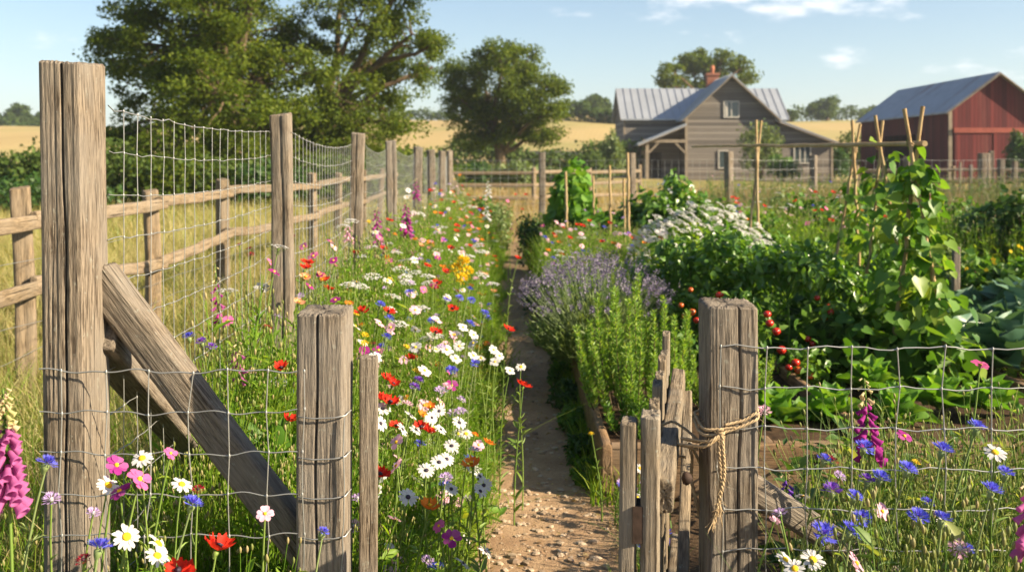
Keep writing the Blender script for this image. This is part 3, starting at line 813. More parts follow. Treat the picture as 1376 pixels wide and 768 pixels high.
# the long side with its open bay between Y 63.6 and 67.6
v = []
prism(mb, [(BX0, -.2), (BX1, -.2), (BX1, BE), (BC, BR - .1), (BX0, BE)], 1, BY0, BY0 + .12)
prism(mb, [(BX0, -.2), (BX1, -.2), (BX1, BE), (BC, BR - .1), (BX0, BE)], 1, BY1 - .12, BY1)
box(mb, (BX1 - .12, BY0 + .123, -.2), (BX1 - .002, BY1 - .123, BE - .03))
box(mb, (BX0 + .002, BY0 + .123, -.2), (BX0 + .12, 65.0, BE - .03))
box(mb, (BX0 + .002, 70.4, -.2), (BX0 + .12, BY1 - .123, BE - .03))
box(mb, (BX0 + .002, 65.003, 3.15), (BX0 + .12, 70.397, BE - .03))
mb.build('wall', M_RED, B)
mb = MB(); box(mb, (BX0 + 2.5, 64.5, -.2), (BX0 + 2.6, 71, BE - .2)); mb.build('partition', M_DARKIN, B)
bs = (BR - BE) / (BC - BX0); o_ = .3
mb = MB()
slab(mb, (BX0 - o_, BY1 + .3, BE - o_ * bs + .1), (BX0 - o_, BY0 - .3, BE - o_ * bs + .1), (BC, BY0 - .3, BR), (BC, BY1 + .3, BR), .1)
slab(mb, (BX1 + o_, BY0 - .3, BE - o_ * bs + .1), (BX1 + o_, BY1 + .3, BE - o_ * bs + .1), (BC, BY1 + .3, BR - .003), (BC, BY0 - .3, BR - .003), .1)
mb.build('roof', M_BROOF, B)
mb = MB()
for sgn in (-1, 1):
    mb = MB(); bar(mb, (BC + sgn * (BC - BX0 + o_), BY0 - .33, BE - o_ * bs - .02), (BC, BY0 - .33, BR - .12), .05, .22, (0, 1, 0)); mb.build('barge_board', M_TRIM, B)
mb = MB(); box(mb, (BX0 - .04, BY0 - .06, -.2), (BX0 + .16, BY0 - .003, BE - .1))
mb.build('corner_board', M_TRIM, B)
mb = MB(); box(mb, (BX0 + .25, BY0 - .16, 3.12), (BX1 - .5, BY0 - .003, 3.42)); mb.build('door_track', M_REDT, B)
mb = MB(); box(mb, (BX0 + .3, BY0 - .10, .05), (BX0 + 2.55, BY0 - .006, 3.1)); mb.build('door', M_RED, B)
mb = MB(); box(mb, (BX0 + 2.6, BY0 - .13, .05), (BX1 - .9, BY0 - .006, 3.1)); mb.build('door', M_RED, B)
# ------------------------------------------------------------------ timber with worn edges and drying cracks
def timber(w, t, L, seed, na=72, nz=40, rnd=.16, grain=.0022, cracks=(), bow=.0, chip=.006, taper=0.0, top_slope=(0, 0), ragged=.0012):
    """a sawn or cleft timber along +z from 0 to L; cracks: (angle, z0, z1, depth, width)"""
    rng = np.random.default_rng(seed)
    a = np.linspace(0, 2 * pi, na, endpoint=False)
    n_ = 2 / max(rnd, .05)
    ca, sa = np.cos(a), np.sin(a)
    rad = (np.abs(ca) ** n_ + np.abs(sa) ** n_) ** (-1 / n_)
    # spread the points evenly along the outline
    ox, oy = ca * rad * w / 2, sa * rad * t / 2
    cu = np.concatenate([[0], np.cumsum(np.hypot(np.diff(np.append(ox, ox[0])), np.diff(np.append(oy, oy[0]))))])
    ev = np.linspace(0, cu[-1], na, endpoint=False); aa = np.interp(ev, cu, np.append(a, 2 * pi))
    ca, sa = np.cos(aa), np.sin(aa); rad = (np.abs(ca) ** n_ + np.abs(sa) ** n_) ** (-1 / n_)
    ox, oy = ca * rad * w / 2, sa * rad * t / 2
    z = np.linspace(0, L, nz); zt = z / max(L, .01)
    ph = rng.uniform(0, 2 * pi, 60); pr = rng.uniform(.2, 1.6, 60)
    disp = np.zeros((nz, na)); s = ev / cu[-1] * 2 * pi
    for k in range(3, min(60, na // 2)):
        wob = ph[k] + .6 * np.sin(z * pr[k] * 3 + ph[-k]) + .25 * np.sin(z * 9 * pr[k])
        disp += np.cos(k * s[None] + wob[:, None]) * grain * (.22 if 14 < k else .5 / (1 + k * .2))
    disp *= .15
    for k in range(5):
        disp += chip * .16 * np.sin(z * rng.uniform(2, 11) + rng.uniform(0, 6))[:, None] * np.cos((k + 1) * s + rng.uniform(0, 6))[None]
    for (ang, z0, z1, dep, wid) in cracks:
        c = ang + .05 * np.sin(z * 5 + ang * 3) + .03 * np.sin(z * 17 + ang)
        dlt = (aa[None] - c[:, None] + pi) % (2 * pi) - pi
        en = np.clip((z - z0) / .12, 0, 1) * np.clip((z1 - z) / .25, 0, 1)
        if z1 >= L: en = np.clip((z - z0) / .2, 0, 1)
        disp -= dep * en[:, None] * np.exp(-(dlt / wid) ** 2)
    sc = 1 + disp / np.hypot(ox, oy)[None]
    tp = (1 - taper * zt)[:, None]
    bx = bow * np.sin(zt * pi)[:, None]
    X = ox[None] * sc * tp + bx; Y = oy[None] * sc * tp + bx * .4
    Z = np.repeat(z[:, None], na, 1)
    endr = rng.normal(0, ragged, na); endr = (endr + np.roll(endr, 1)) / 2
    Z[-1] += endr + ox * top_slope[0] + oy * top_slope[1]
    Z[-2] = np.minimum(Z[-2], Z[-1] - .004)
    V = np.stack([X, Y, Z], -1).reshape(-1, 3)
    i = (np.arange(na)[None] + (np.arange(nz - 1) * na)[:, None]); j = (np.arange(na) + 1) % na
    j = (j[None] + (np.arange(nz - 1) * na)[:, None])
    mb = MB(); mb.add(V, np.stack([i, j, j + na, i + na], -1).reshape(-1, 4))
    # end grain: rings that step in and dip
    for row, sg in ((nz - 1, 1), (0, -1)):
        ring = np.stack([X[row], Y[row], Z[row]], -1); rows = [ring]
        for q, (kk, dz) in enumerate(((.93, .005), (.75, .005), (.5, .004), (.25, .003))):
            rr = ring * np.array([kk, kk, 1]); zm = np.mean(ring[:, 2]) + (ring[:, 0] * kk * top_slope[0] + ring[:, 1] * kk * top_slope[1] if sg > 0 else 0)
            rr[:, 2] = zm * (1 - kk ** 3) + ring[:, 2] * kk ** 3 + sg * dz + rng.normal(0, .0011, na); rows.append(rr)
        cpt = np.array([[0, 0, rows[-1][:, 2].mean()]])
        VV = np.concatenate(rows + [cpt]); nr = len(rows); f = []
        for r_ in range(nr - 1):
            for p in range(na):
                q = (p + 1) % na; e = (r_ * na + p, r_ * na + q, (r_ + 1) * na + q, (r_ + 1) * na + p)
                f.append(e if sg > 0 else e[::-1])
        b0 = (nr - 1) * na
        tri = [((b0 + p, b0 + (p + 1) % na, nr * na) if sg > 0 else (b0 + (p + 1) % na, b0 + p, nr * na)) for p in range(na)]
        mb.add(VV, f + tri, 0, True)
    return mb

def place(mb, name, mats, p0, direction=(0, 0, 1), roll=0.0, parent=None):
    """put a mesh built along +z at p0 so that its z axis runs along direction"""
    o = bpy.data.objects.new(name, mb.mesh(name, mats)); COL.objects.link(o)
    dv = Vector(direction).normalized(); q = Vector((0, 0, 1)).rotation_difference(dv) if dv.z > .95 else dv.to_track_quat('Z', 'Y')
    o.rotation_mode = 'QUATERNION'; o.rotation_quaternion = q @ Quaternion((0, 0, 1), roll)
    if parent is not None: o.parent = parent; o.location = Vector(p0) - parent.location
    else: o.location = p0
    return o
def beam(name, p0, p1, w, t, seed, mat, parent=None, roll=0.0, **kw):
    p0, p1 = np.asarray(p0, float), np.asarray(p1, float); d = p1 - p0; L = np.linalg.norm(d)
    return place(timber(w, t, L, seed, **kw), name, mat, p0, d / L, roll, parent)

def wire(mb, p, q, r, sag=0.0, n=14, wav=.0, rng=None, sides=5):
    t = np.linspace(0, 1, n)[:, None]; p, q = np.asarray(p, float), np.asarray(q, float)
    pts = p + (q - p) * t; pts[:, 2] -= sag * 4 * (t * (1 - t))[:, 0]
    if wav and rng is not None: pts += rng.normal(0, wav, pts.shape) * np.minimum(1, np.minimum(t, 1 - t) * 8)
    tube(mb, pts, r, sides, 0, False); return pts
def knot(mb, p, r, along):
    """the wrapped joint where two wires cross"""
    d = nrm(np.asarray(along, float)[None])[0] * r * 3.2
    tube(mb, [p - d, p - d * .3, p + d * .3, p + d], [r * 1.2, r * 1.9, r * 1.9, r * 1.2], 5, 0, True)

# ---- corner post with its two braces
cp = np.array([-1.084, 2.503, 0.0])
CP = place(timber(.104, .166, 1.737, 7, 330, 190, .17, .0026, [(-pi / 2 - .40, .9, 1.45, .004, .014), (-pi / 2 + .30, .4, .95, .004, .014), (.05, 1.0, 9, .006, .016), (-.35, .4, .9, .005, .016), (-pi / 2 + .14, .15, 9, .026, .032), (.3, .5, 1.1, .005, .02)], .006, .006, .02, (-.05, .05), .0016), 'corner_post', W_POST, cp, (-.006, 0, 1))
tag(CP, 'tall thick weathered corner post with a deep vertical crack, nearest the eye', 'fence post')
def child_beam(par, name, p0, p1, w, t, seed, mat, **kw):
    o = beam(name, p0, p1, w, t, seed, mat, None, **kw)
    bpy.context.view_layer.update()
    o.parent = par; o.matrix_parent_inverse = par.matrix_world.inverted(); return o
child_beam(CP, 'brace', P(122, 372, 2.53) + np.array([0, .05, 0]), P(438, 772, 2.55), .082, .088, 31, W_POST, na=120, nz=90, cracks=[(-1.2, .1, 9, .012, .05), (-2.2, .3, .9, .006, .04), (-.3, .4, 9, .008, .05)], rnd=.3, chip=.006)
child_beam(CP, 'brace', P(132, 448, 2.56), np.array([-1.06, 4.15, .02]), .10, .09, 32, W_POST, na=60, nz=40, rnd=.3)

# ---- wire fence running away along the pasture
WF = thing('wire_fence', 'wire mesh fence on weathered posts running away between the flower strip and the pasture', 'fence', (-1.1, 4.6, 0))
side = [P(377, 155, 4.6), P(481, 180, 7.05), P(525, 190, 9.4), P(562, 198, 12.0), P(579, 202, 14.3), P(594, 203, 16.7), P(604, 203, 19.0)]
wid = [.092, .096, .10, .105, .105, .105, .105]
for i, (p, wd) in enumerate(zip(side, wid)):
    place(timber(wd, wd * .95, p[2], 40 + i, 64 if i < 3 else 28, 50 if i < 3 else 20, .22, .003, [(-pi / 2 + .2 * (-1) ** i, .3, 9, .012, .06)], .012 * (-1) ** i, .009, .04, (.1 * (-1) ** i, .1)), 'post', W_POST, (p[0], p[1], 0), (0, 0, 1), 0.1 * i, WF)
ends = [np.array([cp[0] - .006, cp[1] + .070, 1.635])] + [p * np.array([1, 1, 0]) + np.array([.0, 0, p[2] - .075]) for p in side]
wids = [.106] + wid
rng = np.random.default_rng(3)
for i in range(len(ends) - 1):
    a, b_ = ends[i], ends[i + 1]; mb = MB()
    L = b_[1] - a[1]; sag0 = .022 if i == 0 else .045
    rows = 15; nv = max(4, int(L / .107)); r = .0013 if i < 1 else .0015
    if i > 3: nv = nv // 2
    A, Bq = a.copy(), b_.copy(); A[0] += wids[i] / 2 + .001; Bq[0] -= wids[i + 1] / 2 - .012; Bq[1] -= .05
    def wp(u, k):
        p = A + (Bq - A) * u; p = p.copy(); z1 = p[2]; p[2] = z1 - (z1 - .06) * k / (rows - 1) - sag0 * 4 * u * (1 - u) * (1 - k / rows)
        return p
    for k in range(rows):
        uu = np.linspace(0, 1, 2 * nv + 1); pts = np.array([wp(u, k) for u in uu])
        pts[:, 2] += rng.normal(0, .0022, len(pts)); pts[:, 0] += rng.normal(0, .002, len(pts))
        tube(mb, pts, r * (1.25 if k == 0 else 1), 4 if i else 6, 0, False)
    for q in range(1, nv):
        dx = rng.normal(0, .006 if i == 0 else .004)
        pts = np.array([wp(np.clip((q + dx * 9 * (k % 2)) / nv, 0, 1), k) for k in range(rows)]); pts[:, 0] += .002
        tube(mb, pts, r * .95, 4 if i else 6, 0, False)
        if i < 2:
            for k in range(rows): knot(mb, pts[k], r, (0, 0, 1))
    mb.build('wire_mesh', WIRE, WF)
beam('brace', (-1.18, 19.05, 1.25), (-.72, 19.2, .1), .1, .1, 52, W_POST, WF, na=24, nz=12)

# ---- gate posts
gl = np.array([-.459, 2.5, 0]); gr = np.array([.530, 2.494, 0])
GL = thing('gate_post', 'square weathered gate post with a thin batten at its side and wire ties', 'gate post', gl)
place(timber(.118, .139, 1.5 - (424 - HZ) / F * 2.43, 8, 280, 130, .16, .0018, [(-pi / 2 - .12, .2, 9, .02, .03), (-pi / 2 + .40, .55, .92, .004, .016), (-.1, .4, 1.0, .005, .02)], -.004, .005, .0, (-.02, .03)), 'post', W_POST, gl, (-.004, 0, 1), 0, GL)
place(timber(.046, .03, 1.5 - (482 - HZ) / F * 2.52, 9, 56, 60, .2, .0014, [], .002, .002), 'batten', W_POST, (gl[0] + .093, 2.53, 0), (.005, 0, 1), .1, GL)
GR = thing('gate_post', 'square weathered gate post with twine looped round it and a short brace', 'gate post', gr)
place(timber(.124, .128, 1.5 - (414 - HZ) / F * 2.43, 10, 280, 130, .16, .0018, [(-pi / 2 + .22, .1, 9, .02, .028), (-pi / 2 - .35, .3, .85, .004, .016), (-2.4, .3, .95, .005, .02)], .004, .005, .0, (-.02, .04)), 'post', W_POST, gr, (.004, 0, 1), 0, GR)
beam('brace', P(1000, 648, 2.56), P(1235, 800, 2.62), .075, .07, 33, W_POST, GR, na=90, nz=60, rnd=.35, cracks=[(-1.3, .05, 9, .008, .06)])
# wire ties across the left gate post's face
mb = MB(); rng = np.random.default_rng(8)
yf = 2.5 - .074
for row in (560, 615, 668, 722):
    z = 1.5 - (row - HZ) / F * yf
    pts = np.array([(gl[0] - .063, 2.47, z), (gl[0] - .056, yf - .001, z + .001), (gl[0] - .02, yf - .003, z - .003), (gl[0] + .03, yf - .003, z - .001), (gl[0] + .056, yf - .001, z + .004), (gl[0] + .063, 2.47, z + .006)])
    tube(mb, pts, .0018, 6, 0, False)
pts = np.array([(gl[0] + .052 + rng.normal(0, .002), yf - .004, z) for z in np.linspace(.35, .88, 14)]); tube(mb, pts, .0016, 6, 0, False)
mb.build('wire_tie', WIRE, GL)

# ---- mesh panels in the plane of the gate posts
def front_mesh(label, x0, x1, yy, ztop, sp_z, sp_x, seed, xs=None, tail=0.0):
    rng = np.random.default_rng(seed); mb = MB(); r = .0016
    zs = [ztop - i * sp_z for i in range(int(ztop / sp_z))]
    xs = np.arange(x0 + sp_x * .5, x1 - .01, sp_x) if xs is None else np.array(xs)
    offs = {}
    for k, z in enumerate(zs):
        n = 60; X = np.linspace(x0, x1, n); w_ = .0035 * np.sin(X * 26 + k * 2.1) + .0025 * np.sin(X * 61 + k)
        Y = yy + .002 * np.sin(X * 40 + k)
        pts = np.stack([X, Y, z + w_ - .004 * np.sin((X - x0) / (x1 - x0) * pi)], 1); tube(mb, pts, r * (1.15 if k == 0 else 1), 6, 0, False)
        offs[k] = (X, pts[:, 2])
    for q, x in enumerate(xs):
        jit = rng.normal(0, .004, len(zs))
        pts = [(x + jit[k] + .003 * q % 3 * .1, yy - .003, np.interp(x, *offs[k])) for k in range(len(zs))]
        pts.append((x + jit[-1], yy - .003, .01)); tube(mb, np.array(pts), r * .95, 6, 0, False)
        for k in range(len(zs)): knot(mb, np.array(pts[k]), r, (0, 0, 1))
    return mb
fy = 2.5 - .085 - .004
mb = front_mesh('', cp[0] - .050, gl[0] - .056, fy, 1.5 - (497 - HZ) / F * fy, .0985, .097, 1, [(px - CX) / F * fy for px in (82, 143, 200, 255, 308, 359, 408)])
PL = mb.build('wire_mesh_panel', WIRE, None, (-.8, fy, 0))
tag(PL, 'galvanised wire mesh stretched from the tall corner post to the gate post with the batten', 'wire mesh')
fy2 = 2.494 - .068
mb = front_mesh('', gr[0] - .02, 2.35, fy2, 1.5 - (466 - HZ) / F * fy2, .0975, .108, 2, [(px - CX) / F * fy2 for px in (968, 1028, 1083, 1142, 1204, 1267, 1331, 1392, 1452, 1512, 1572, 1632, 1692, 1752, 1812, 1872, 1932, 1990)])
PR = mb.build('wire_mesh_panel', WIRE, None, (1.4, fy2, 0))
tag(PR, 'galvanised wire mesh fixed to the gate post with the twine, cornflowers growing through', 'wire mesh')
place(timber(.11, .11, 1.15, 12, 40, 30, .2, .002, [], .004, .005), 'post', W_POST, (2.39, 2.49, 0), (.004, 0, 1), 0, PR)

# ---- the little picket gate, swung open along the path
ga, gb = np.array([.296, 2.18, 0]), np.array([.50, 3.28, 0])
GT = thing('garden_gate', 'small worn picket gate standing open beside the path, tied back with twine', 'gate', (.37, 2.7, 0))
gd = (gb - ga) / np.linalg.norm(gb - ga); gn = np.array([gd[1], -gd[0], 0])     # gn points to the side away from the path
yaw = math.atan2(gd[1], gd[0])
npk = 7
for i in range(npk):
    u = i / (npk - 1) * .97 + .02
    c = ga + (gb - ga) * u
    L = (.94, .925, .93, .915, .925, .905, .935)[i]
    o = place(timber(.064, .042 if i == 0 else .024, L, 90 + i, 60, 50, .3, .0012, [(1.57, .2, .7, .004, .1)], .001 * (-1) ** i, .002, .0, (.04, 0), .002), 'picket', W_GATE, c, (.004, .0, 1), yaw, GT)
# second upright that frames the near end, on the far side of the rails
place(timber(.062, .036, .925, 99, 60, 50, .25, .0014, [], .003, .003), 'stile', W_GATE, ga + gd * .02 - gn * .052, (.01, 0, 1), yaw, GT)
beam('rail', ga + gd * .03 + gn * .032 + np.array([0, 0, .765]), gb + gd * .05 + gn * .042 + np.array([0, 0, .775]), .042, .075, 101, W_GATE, GT, na=60, nz=50, rnd=.2)
beam('rail', ga + gd * .04 + gn * .042 + np.array([0, 0, .22]), gb + gd * .05 + gn * .040 + np.array([0, 0, .235]), .05, .062, 102, W_GATE, GT, na=40, nz=30, rnd=.2)
beam('brace', ga + gd * .10 + gn * .066 + np.array([0, 0, .28]), gb + gd * -.05 + gn * .072 + np.array([0, 0, .74]), .03, .055, 103, W_GATE, GT, na=40, nz=30, rnd=.2)
IRON = plain('rusty_iron', (.05, .032, .024), .8, .4, .3, .5, 40)
mb = MB(); c = ga + gd * .02 - gn * .027 + np.array([0, 0, .71]); box(mb, c - np.array([.012, .03, .04]), c + np.array([.012, .03, .04])); mb.build('latch', IRON, GT)
mb = MB(); c = ga + gd * .16 + gn * .068 + np.array([0, 0, .765]); lathe(mb, [(0, .0), (.012, .003), (.016, .012), (.010, .022), (0, .026)], c, axis_frame(gn)); mb.build('bolt', IRON, GT)

# ---- twine: two twisted strands, wound round the post, run to the gate rail, with frayed ends
TW = leaf_mat('jute_twine', [(.38, .27, .15), (.48, .36, .22), (.30, .21, .12)], 0.0, .9, spec=.1)
def twine(mb, pts, r=.0034, turns=60, fray=0, seed=0):
    from itertools import accumulate
    pts = np.asarray(pts, float); s = np.concatenate([[0], np.cumsum(np.linalg.norm(np.diff(pts, axis=0), axis=1))])
    n = max(12, int(s[-1] / .006)); u = np.linspace(0, s[-1], n)
    # smooth through the points
    P_ = np.stack([np.interp(u, s, pts[:, k]) for k in range(3)], 1)
    ker = np.hanning(9); ker /= ker.sum()
    Q = np.stack([np.convolve(np.pad(P_[:, k], 4, 'edge'), ker, 'valid') for k in range(3)], 1)
    T = nrm(np.gradient(Q, axis=0)); ref = np.array([.2, .3, 1.]); U = nrm(np.cross(T, ref)); W_ = np.cross(U, T)
    rng = np.random.default_rng(seed)
    for st in (0, pi * 2 / 3, pi * 4 / 3):
        a = u * turns * 3 + st
        C_ = Q + (np.cos(a)[:, None] * U + np.sin(a)[:, None] * W_) * r * .55
        tube(mb, C_, r * .62, 6, 0, True)
    # stray fibres
    for k in range(int(s[-1] * 110)):
        i = rng.integers(0, n); d = nrm((U[i] * rng.normal() + W_[i] * rng.normal() + T[i] * rng.normal(0, .8))[None])[0]
        L = rng.uniform(.008, .025); tube(mb, [Q[i], Q[i] + d * L * .5, Q[i] + d * L + np.array([0, 0, -.003])], .0004, 3, 0, False)
    if fray:
        e = Q[-1]; t = T[-1]
        for k in range(fray):
            d = nrm((t + rng.normal(0, .22, 3))[None])[0]; L = rng.uniform(.02, .055)
            tube(mb, [e - t * .01, e + d * L * .5, e + d * L + rng.normal(0, .004, 3)], [.0012, .0011, .0005], 4, 0, False)
TWO = thing('twine', 'tan jute twine wound round the gate post and knotted to the open picket gate', 'twine', (gr[0], 2.42, .83))
h = .0705
def rp(dx, dy, z): return (gr[0] + dx * .97, 2.494 + dy, z)
mb = MB()
twine(mb, [rp(-.02, -h - .004, .862), rp(.03, -h, .872), rp(h - .004, -h + .004, .893), rp(h + .002, -.02, .90), rp(h, h - .01, .895), rp(0, h, .875), rp(-h, h - .01, .86), rp(-h - .001, -.03, .852), rp(-h + .004, -h + .003, .848), rp(-.03, -h - .003, .852), rp(.01, -h - .009, .858)], seed=1)
twine(mb, [rp(-.035, -h - .010, .842), rp(.02, -h - .006, .858), rp(h - .004, -h - .002, .877), rp(h + .006, -.02, .885), rp(h + .004, h - .01, .875), rp(0, h + .004, .855), rp(-h, h - .006, .845), rp(-h - .006, -.03, .838), rp(-h + .002, -h - .002, .836), rp(-.03, -h - .012, .842)], seed=2)
mb.build('loop', TW, TWO)
rk = ga + (gb - ga) * .40 + gn * .07
mb = MB()
twine(mb, [rp(-.028, -h - .014, .846), rp(-.06, -h - .03, .828), (gr[0] - .115, 2.49, .812), (rk[0] + .028, rk[1] - .08, .79), (rk[0] + .002, rk[1] - .04, .81), (rk[0] - .03, rk[1] + .0, .825), (rk[0] - .07, rk[1] + .02, .80), (rk[0] - .06, rk[1] + .02, .735), (rk[0] + .004, rk[1] - .02, .735)], seed=3)
twine(mb, [rp(-.03, -h - .018, .84), rp(-.07, -h - .025, .815), (gr[0] - .125, 2.48, .80), (rk[0] + .022, rk[1] - .09, .775), (rk[0] + .006, rk[1] - .03, .775)], seed=4)
mb.build('tie', TW, TWO)
mb = MB()
kn = np.array(rp(-.03, -h - .013, .846)); ka = np.linspace(0, 5 * pi, 40)
twine(mb, np.stack([kn[0] + .011 * np.cos(ka) + .002 * np.sin(ka * .4), kn[1] - .006 * np.sin(ka) - .002, kn[2] + np.linspace(-.012, .012, 40) + .004 * np.cos(ka)], 1), .0036, seed=11)
twine(mb, [rp(-.028, -h - .018, .846), rp(-.026, -h - .024, .80), rp(-.022, -h - .02, .75), rp(-.032, -h - .02, .70), rp(-.045, -h - .022, .655)], .0046, fray=26, seed=5)
twine(mb, [rp(-.034, -h - .016, .84), rp(-.036, -h - .024, .79), rp(-.03, -h - .018, .73), rp(-.038, -h - .02, .675)], .0046, fray=22, seed=6)
mb.build('loose_end', TW, TWO)
mb = MB()
twine(mb, [(rk[0] + .008, rk[1] - .03, .775), (rk[0] + .014, rk[1] - .045, .74), (rk[0] + .008, rk[1] - .05, .69), (rk[0] + .02, rk[1] - .06, .645)], .0045, fray=24, seed=7)
twine(mb, [(rk[0] + .01, rk[1] - .03, .775), (rk[0] + .03, rk[1] - .05, .735), (rk[0] + .05, rk[1] - .06, .685), (rk[0] + .075, rk[1] - .08, .655)], .004, fray=18, seed=8)
mb.build('loose_end', TW, TWO)

# ---- split rail fence in the pasture
RF = thing('rail_fence', 'two-rail split timber fence crossing the pasture beyond the wire fence', 'fence', (-2.9, 8, 0))
prev = None; rngf = np.random.default_rng(77)
fy_ = [1.7, 3.9, 5.95, 8.0, 10.05, 12.2, 14.4, 16.8, 19.2, 21.8, 24.4]
for i, y in enumerate(fy_):
    x = -2.88 + rngf.normal(0, .03); hgt = 1.31 + rngf.normal(0, .025)
    place(timber(.115, .11, hgt, 120 + i, 40, 26, .3, .004, [(-1.5, .2, 9, .01, .08)], .012, .008, .05, (.1, .1)), 'post', W_RAIL, (x, y, 0), (rngf.normal(0, .015), 0, 1), .2 * i, RF)
    cur = (np.array([x + .075, y, 1.165 + rngf.normal(0, .015)]), np.array([x + .075, y, .73 + rngf.normal(0, .03)]))
    if prev is not None:
        for k in range(2):
            a, b_ = prev[k], cur[k]; d = b_ - a
            beam('rail', a - d * .03 + np.array([0, 0, .012]), b_ + d * .03 - np.array([0, 0, .012]), .088, .05, 150 + i * 2 + k, W_RAIL, RF, roll=pi / 2, na=36, nz=34, rnd=.45, grain=.003, bow=.02 * rngf.normal(), chip=.014, cracks=[(.3, .1, 1.6, .006, .1)])
    prev = cur
mb = MB()
for z in (.92, .55, .38):
    pts = np.array([(-2.80, y, z + rngf.normal(0, .012)) for y in np.linspace(1.5, 24, 40)]); tube(mb, pts, .0018, 4, 0, False)
mb.build('strand_wire', WIRE, RF)

# ---- wire fence across the far end of the garden
BF = thing('wire_fence', 'wire fence with slim grey posts across the far end of the garden', 'fence', (4, 19, 0))
bx = [(728, 205, 19.2), (849, 206, 19.2), (979, 204, 17.5), (1093, 209, 18.5), (1218, 211, 18.7), (1345, 214, 19.0), (1480, 210, 19.2)]
bp_ = [side[-1]]
for i, (px, py, d) in enumerate(bx):
    p = P(px, py, d); bp_.append(p)
    place(timber(.125, .12, p[2], 180 + i, 24, 14, .3, .005, [], .01, .01), 'post', W_POST, (p[0], p[1], 0), (0, 0, 1), .3 * i, BF)
mb = MB()
for i in range(len(bp_) - 1):
    a, b_ = bp_[i], bp_[i + 1]; rows = 9; nv = int(np.linalg.norm(b_ - a) / .16)
    for k in range(rows):
        z = 1.5 * (1 - k / rows) + .02; wire(mb, (a[0], a[1] - .07, z), (b_[0], b_[1] - .07, z), .0022, .03, 8, sides=4)
    for q in range(1, nv):
        u = q / nv; c = a + (b_ - a) * u; tube(mb, [(c[0], c[1] - .07, .15), (c[0], c[1] - .07, 1.5)], .0020, 4, 0, False)
mb.build('wire_mesh', WIRE, BF)

# ---- rail fences in the middle distance
def rail_fence(name_label, pts, hgt, rails, seed, pw=.12, step=2.6):
    rng = np.random.default_rng(seed); pts = np.array(pts, float)
    t = thing('rail_fence', name_label, 'fence', (pts[0][0], pts[0][1], float(gz(pts[0][0], pts[0][1]))))
    pv = None
    for a, b_ in zip(pts[:-1], pts[1:]):
        n = max(1, int(np.linalg.norm(b_ - a) / step))
        for i in range(n + 1):
            c = a + (b_ - a) * i / n; g = float(gz(c[0], c[1]))
            place(timber(pw, pw, hgt + rng.normal(0, .05), seed + i, 12, 6, .3, .0, [], .01, .01), 'post', W_RAIL, (c[0], c[1], g), (rng.normal(0, .02), 0, 1), rng.uniform(0, 1), t)
            if pv is not None:
                for k in range(rails):
                    z = hgt * (.9 - .3 * k)
                    o = beam('rail', (pv[0], pv[1] - .07, pv[2] + z + rng.normal(0, .02)), (c[0], c[1] - .07, g + z + rng.normal(0, .02)), .04, .11, seed + 40 + i * 3 + k, W_RAIL, t, na=10, nz=4, rnd=.3, grain=0)
            pv = np.array([c[0], c[1], g])
    return t
rail_fence('three-rail grey fence beyond the garden, running to the farmhouse', [((598 - CX) / F * 30, 30), ((717 - CX) / F * 30, 30), ((860 - CX) / F * 34, 34)], 1.25, 3, 300)
rail_fence('three-rail grey fence in the grass before the red barn', [((1150 - CX) / F * 38, 38), ((1420 - CX) / F * 36, 36)], 1.25, 3, 340)
# a stout old post and slim stakes in the grass before the barn
for px, top, d, wd, lab in ((1321, 206, 22, .22, 'stout grey old post in the dry grass before the red barn'),
                        (1331, 203, 22.6, .10, 'slim tan stake just beside the stout old post')):
    p = P(px, top, d)
    o = place(timber(wd, wd * .9, p[2], int(px), 32, 20, .3, .004, [(-1.4, .1, 9, .02, .1)], .01, .012), 'old_post', W_POST, (p[0], p[1], 0), (.01, 0, 1)); tag(o, lab, 'post')
# ------------------------------------------------------------------ raised beds and soil
SOIL = plain('bed_soil', (.055, .034, .02), .95, 0, .1, .6, 25)
def raised_bed(label, x0, x1, y0, y1, z, th, seed):
    t = thing('raised_bed', label, 'raised bed', ((x0 + x1) / 2, (y0 + y1) / 2, 0))
    kw = dict(na=44, nz=40, rnd=.16, grain=.002, chip=.004)
    beam('board', (x0, y0 + th / 2, z / 2), (x1, y0 + th / 2, z / 2), z, th, seed, W_BED, t, roll=pi / 2 if False else 0, **kw) if False else None
    def plank(p0, p1, s, horizontal_x):
        d = np.array(p1) - np.array(p0); L = np.linalg.norm(d)
        o = place(timber(z if not horizontal_x else th, th if not horizontal_x else z, L, s, **kw), 'board', W_BED, p0, d / L, 0, t); return o
    for i, (p0, p1, hx) in enumerate((((x0 + th, y0 + th / 2, z / 2), (x1, y0 + th / 2, z / 2), 0), ((x0 + th / 2, y0, z / 2), (x0 + th / 2, y1, z / 2), 1),
                                      ((x1 + th / 2, y0, z / 2), (x1 + th / 2, y1, z / 2), 1), ((x0 + th, y1 - th / 2, z / 2), (x1, y1 - th / 2, z / 2), 0))):
        d = nrm((np.array(p1, float) - np.array(p0))[None])[0]
        q = Vector(d).to_track_quat('Z', 'Y'); X = q @ Vector((1, 0, 0))
        tall_x = abs(X.z) > .7
        L = np.linalg.norm(np.array(p1) - np.array(p0))
        place(timber(z if tall_x else th, th if tall_x else z, L, seed + i, **kw), 'board', W_BED, p0, d, 0, t)
    V, Fq = grid_mesh(np.linspace(x0 + th, x1, 30), np.linspace(y0 + th, y1 - th, 30), lambda X, Y: z - .05 + bumpy(X, Y, seed, .008))
    MB().add(V, Fq).build('soil', SOIL, t)
    return t
raised_bed('raised bed of brown boards holding the lavender and rosemary beside the path', .395, 1.62, 4.42, 8.1, .25, .045, 400)
raised_bed('low raised bed of dark boards behind the wire mesh, planted with lettuces', 1.16, 2.95, 4.62, 6.6, .2, .05, 410)

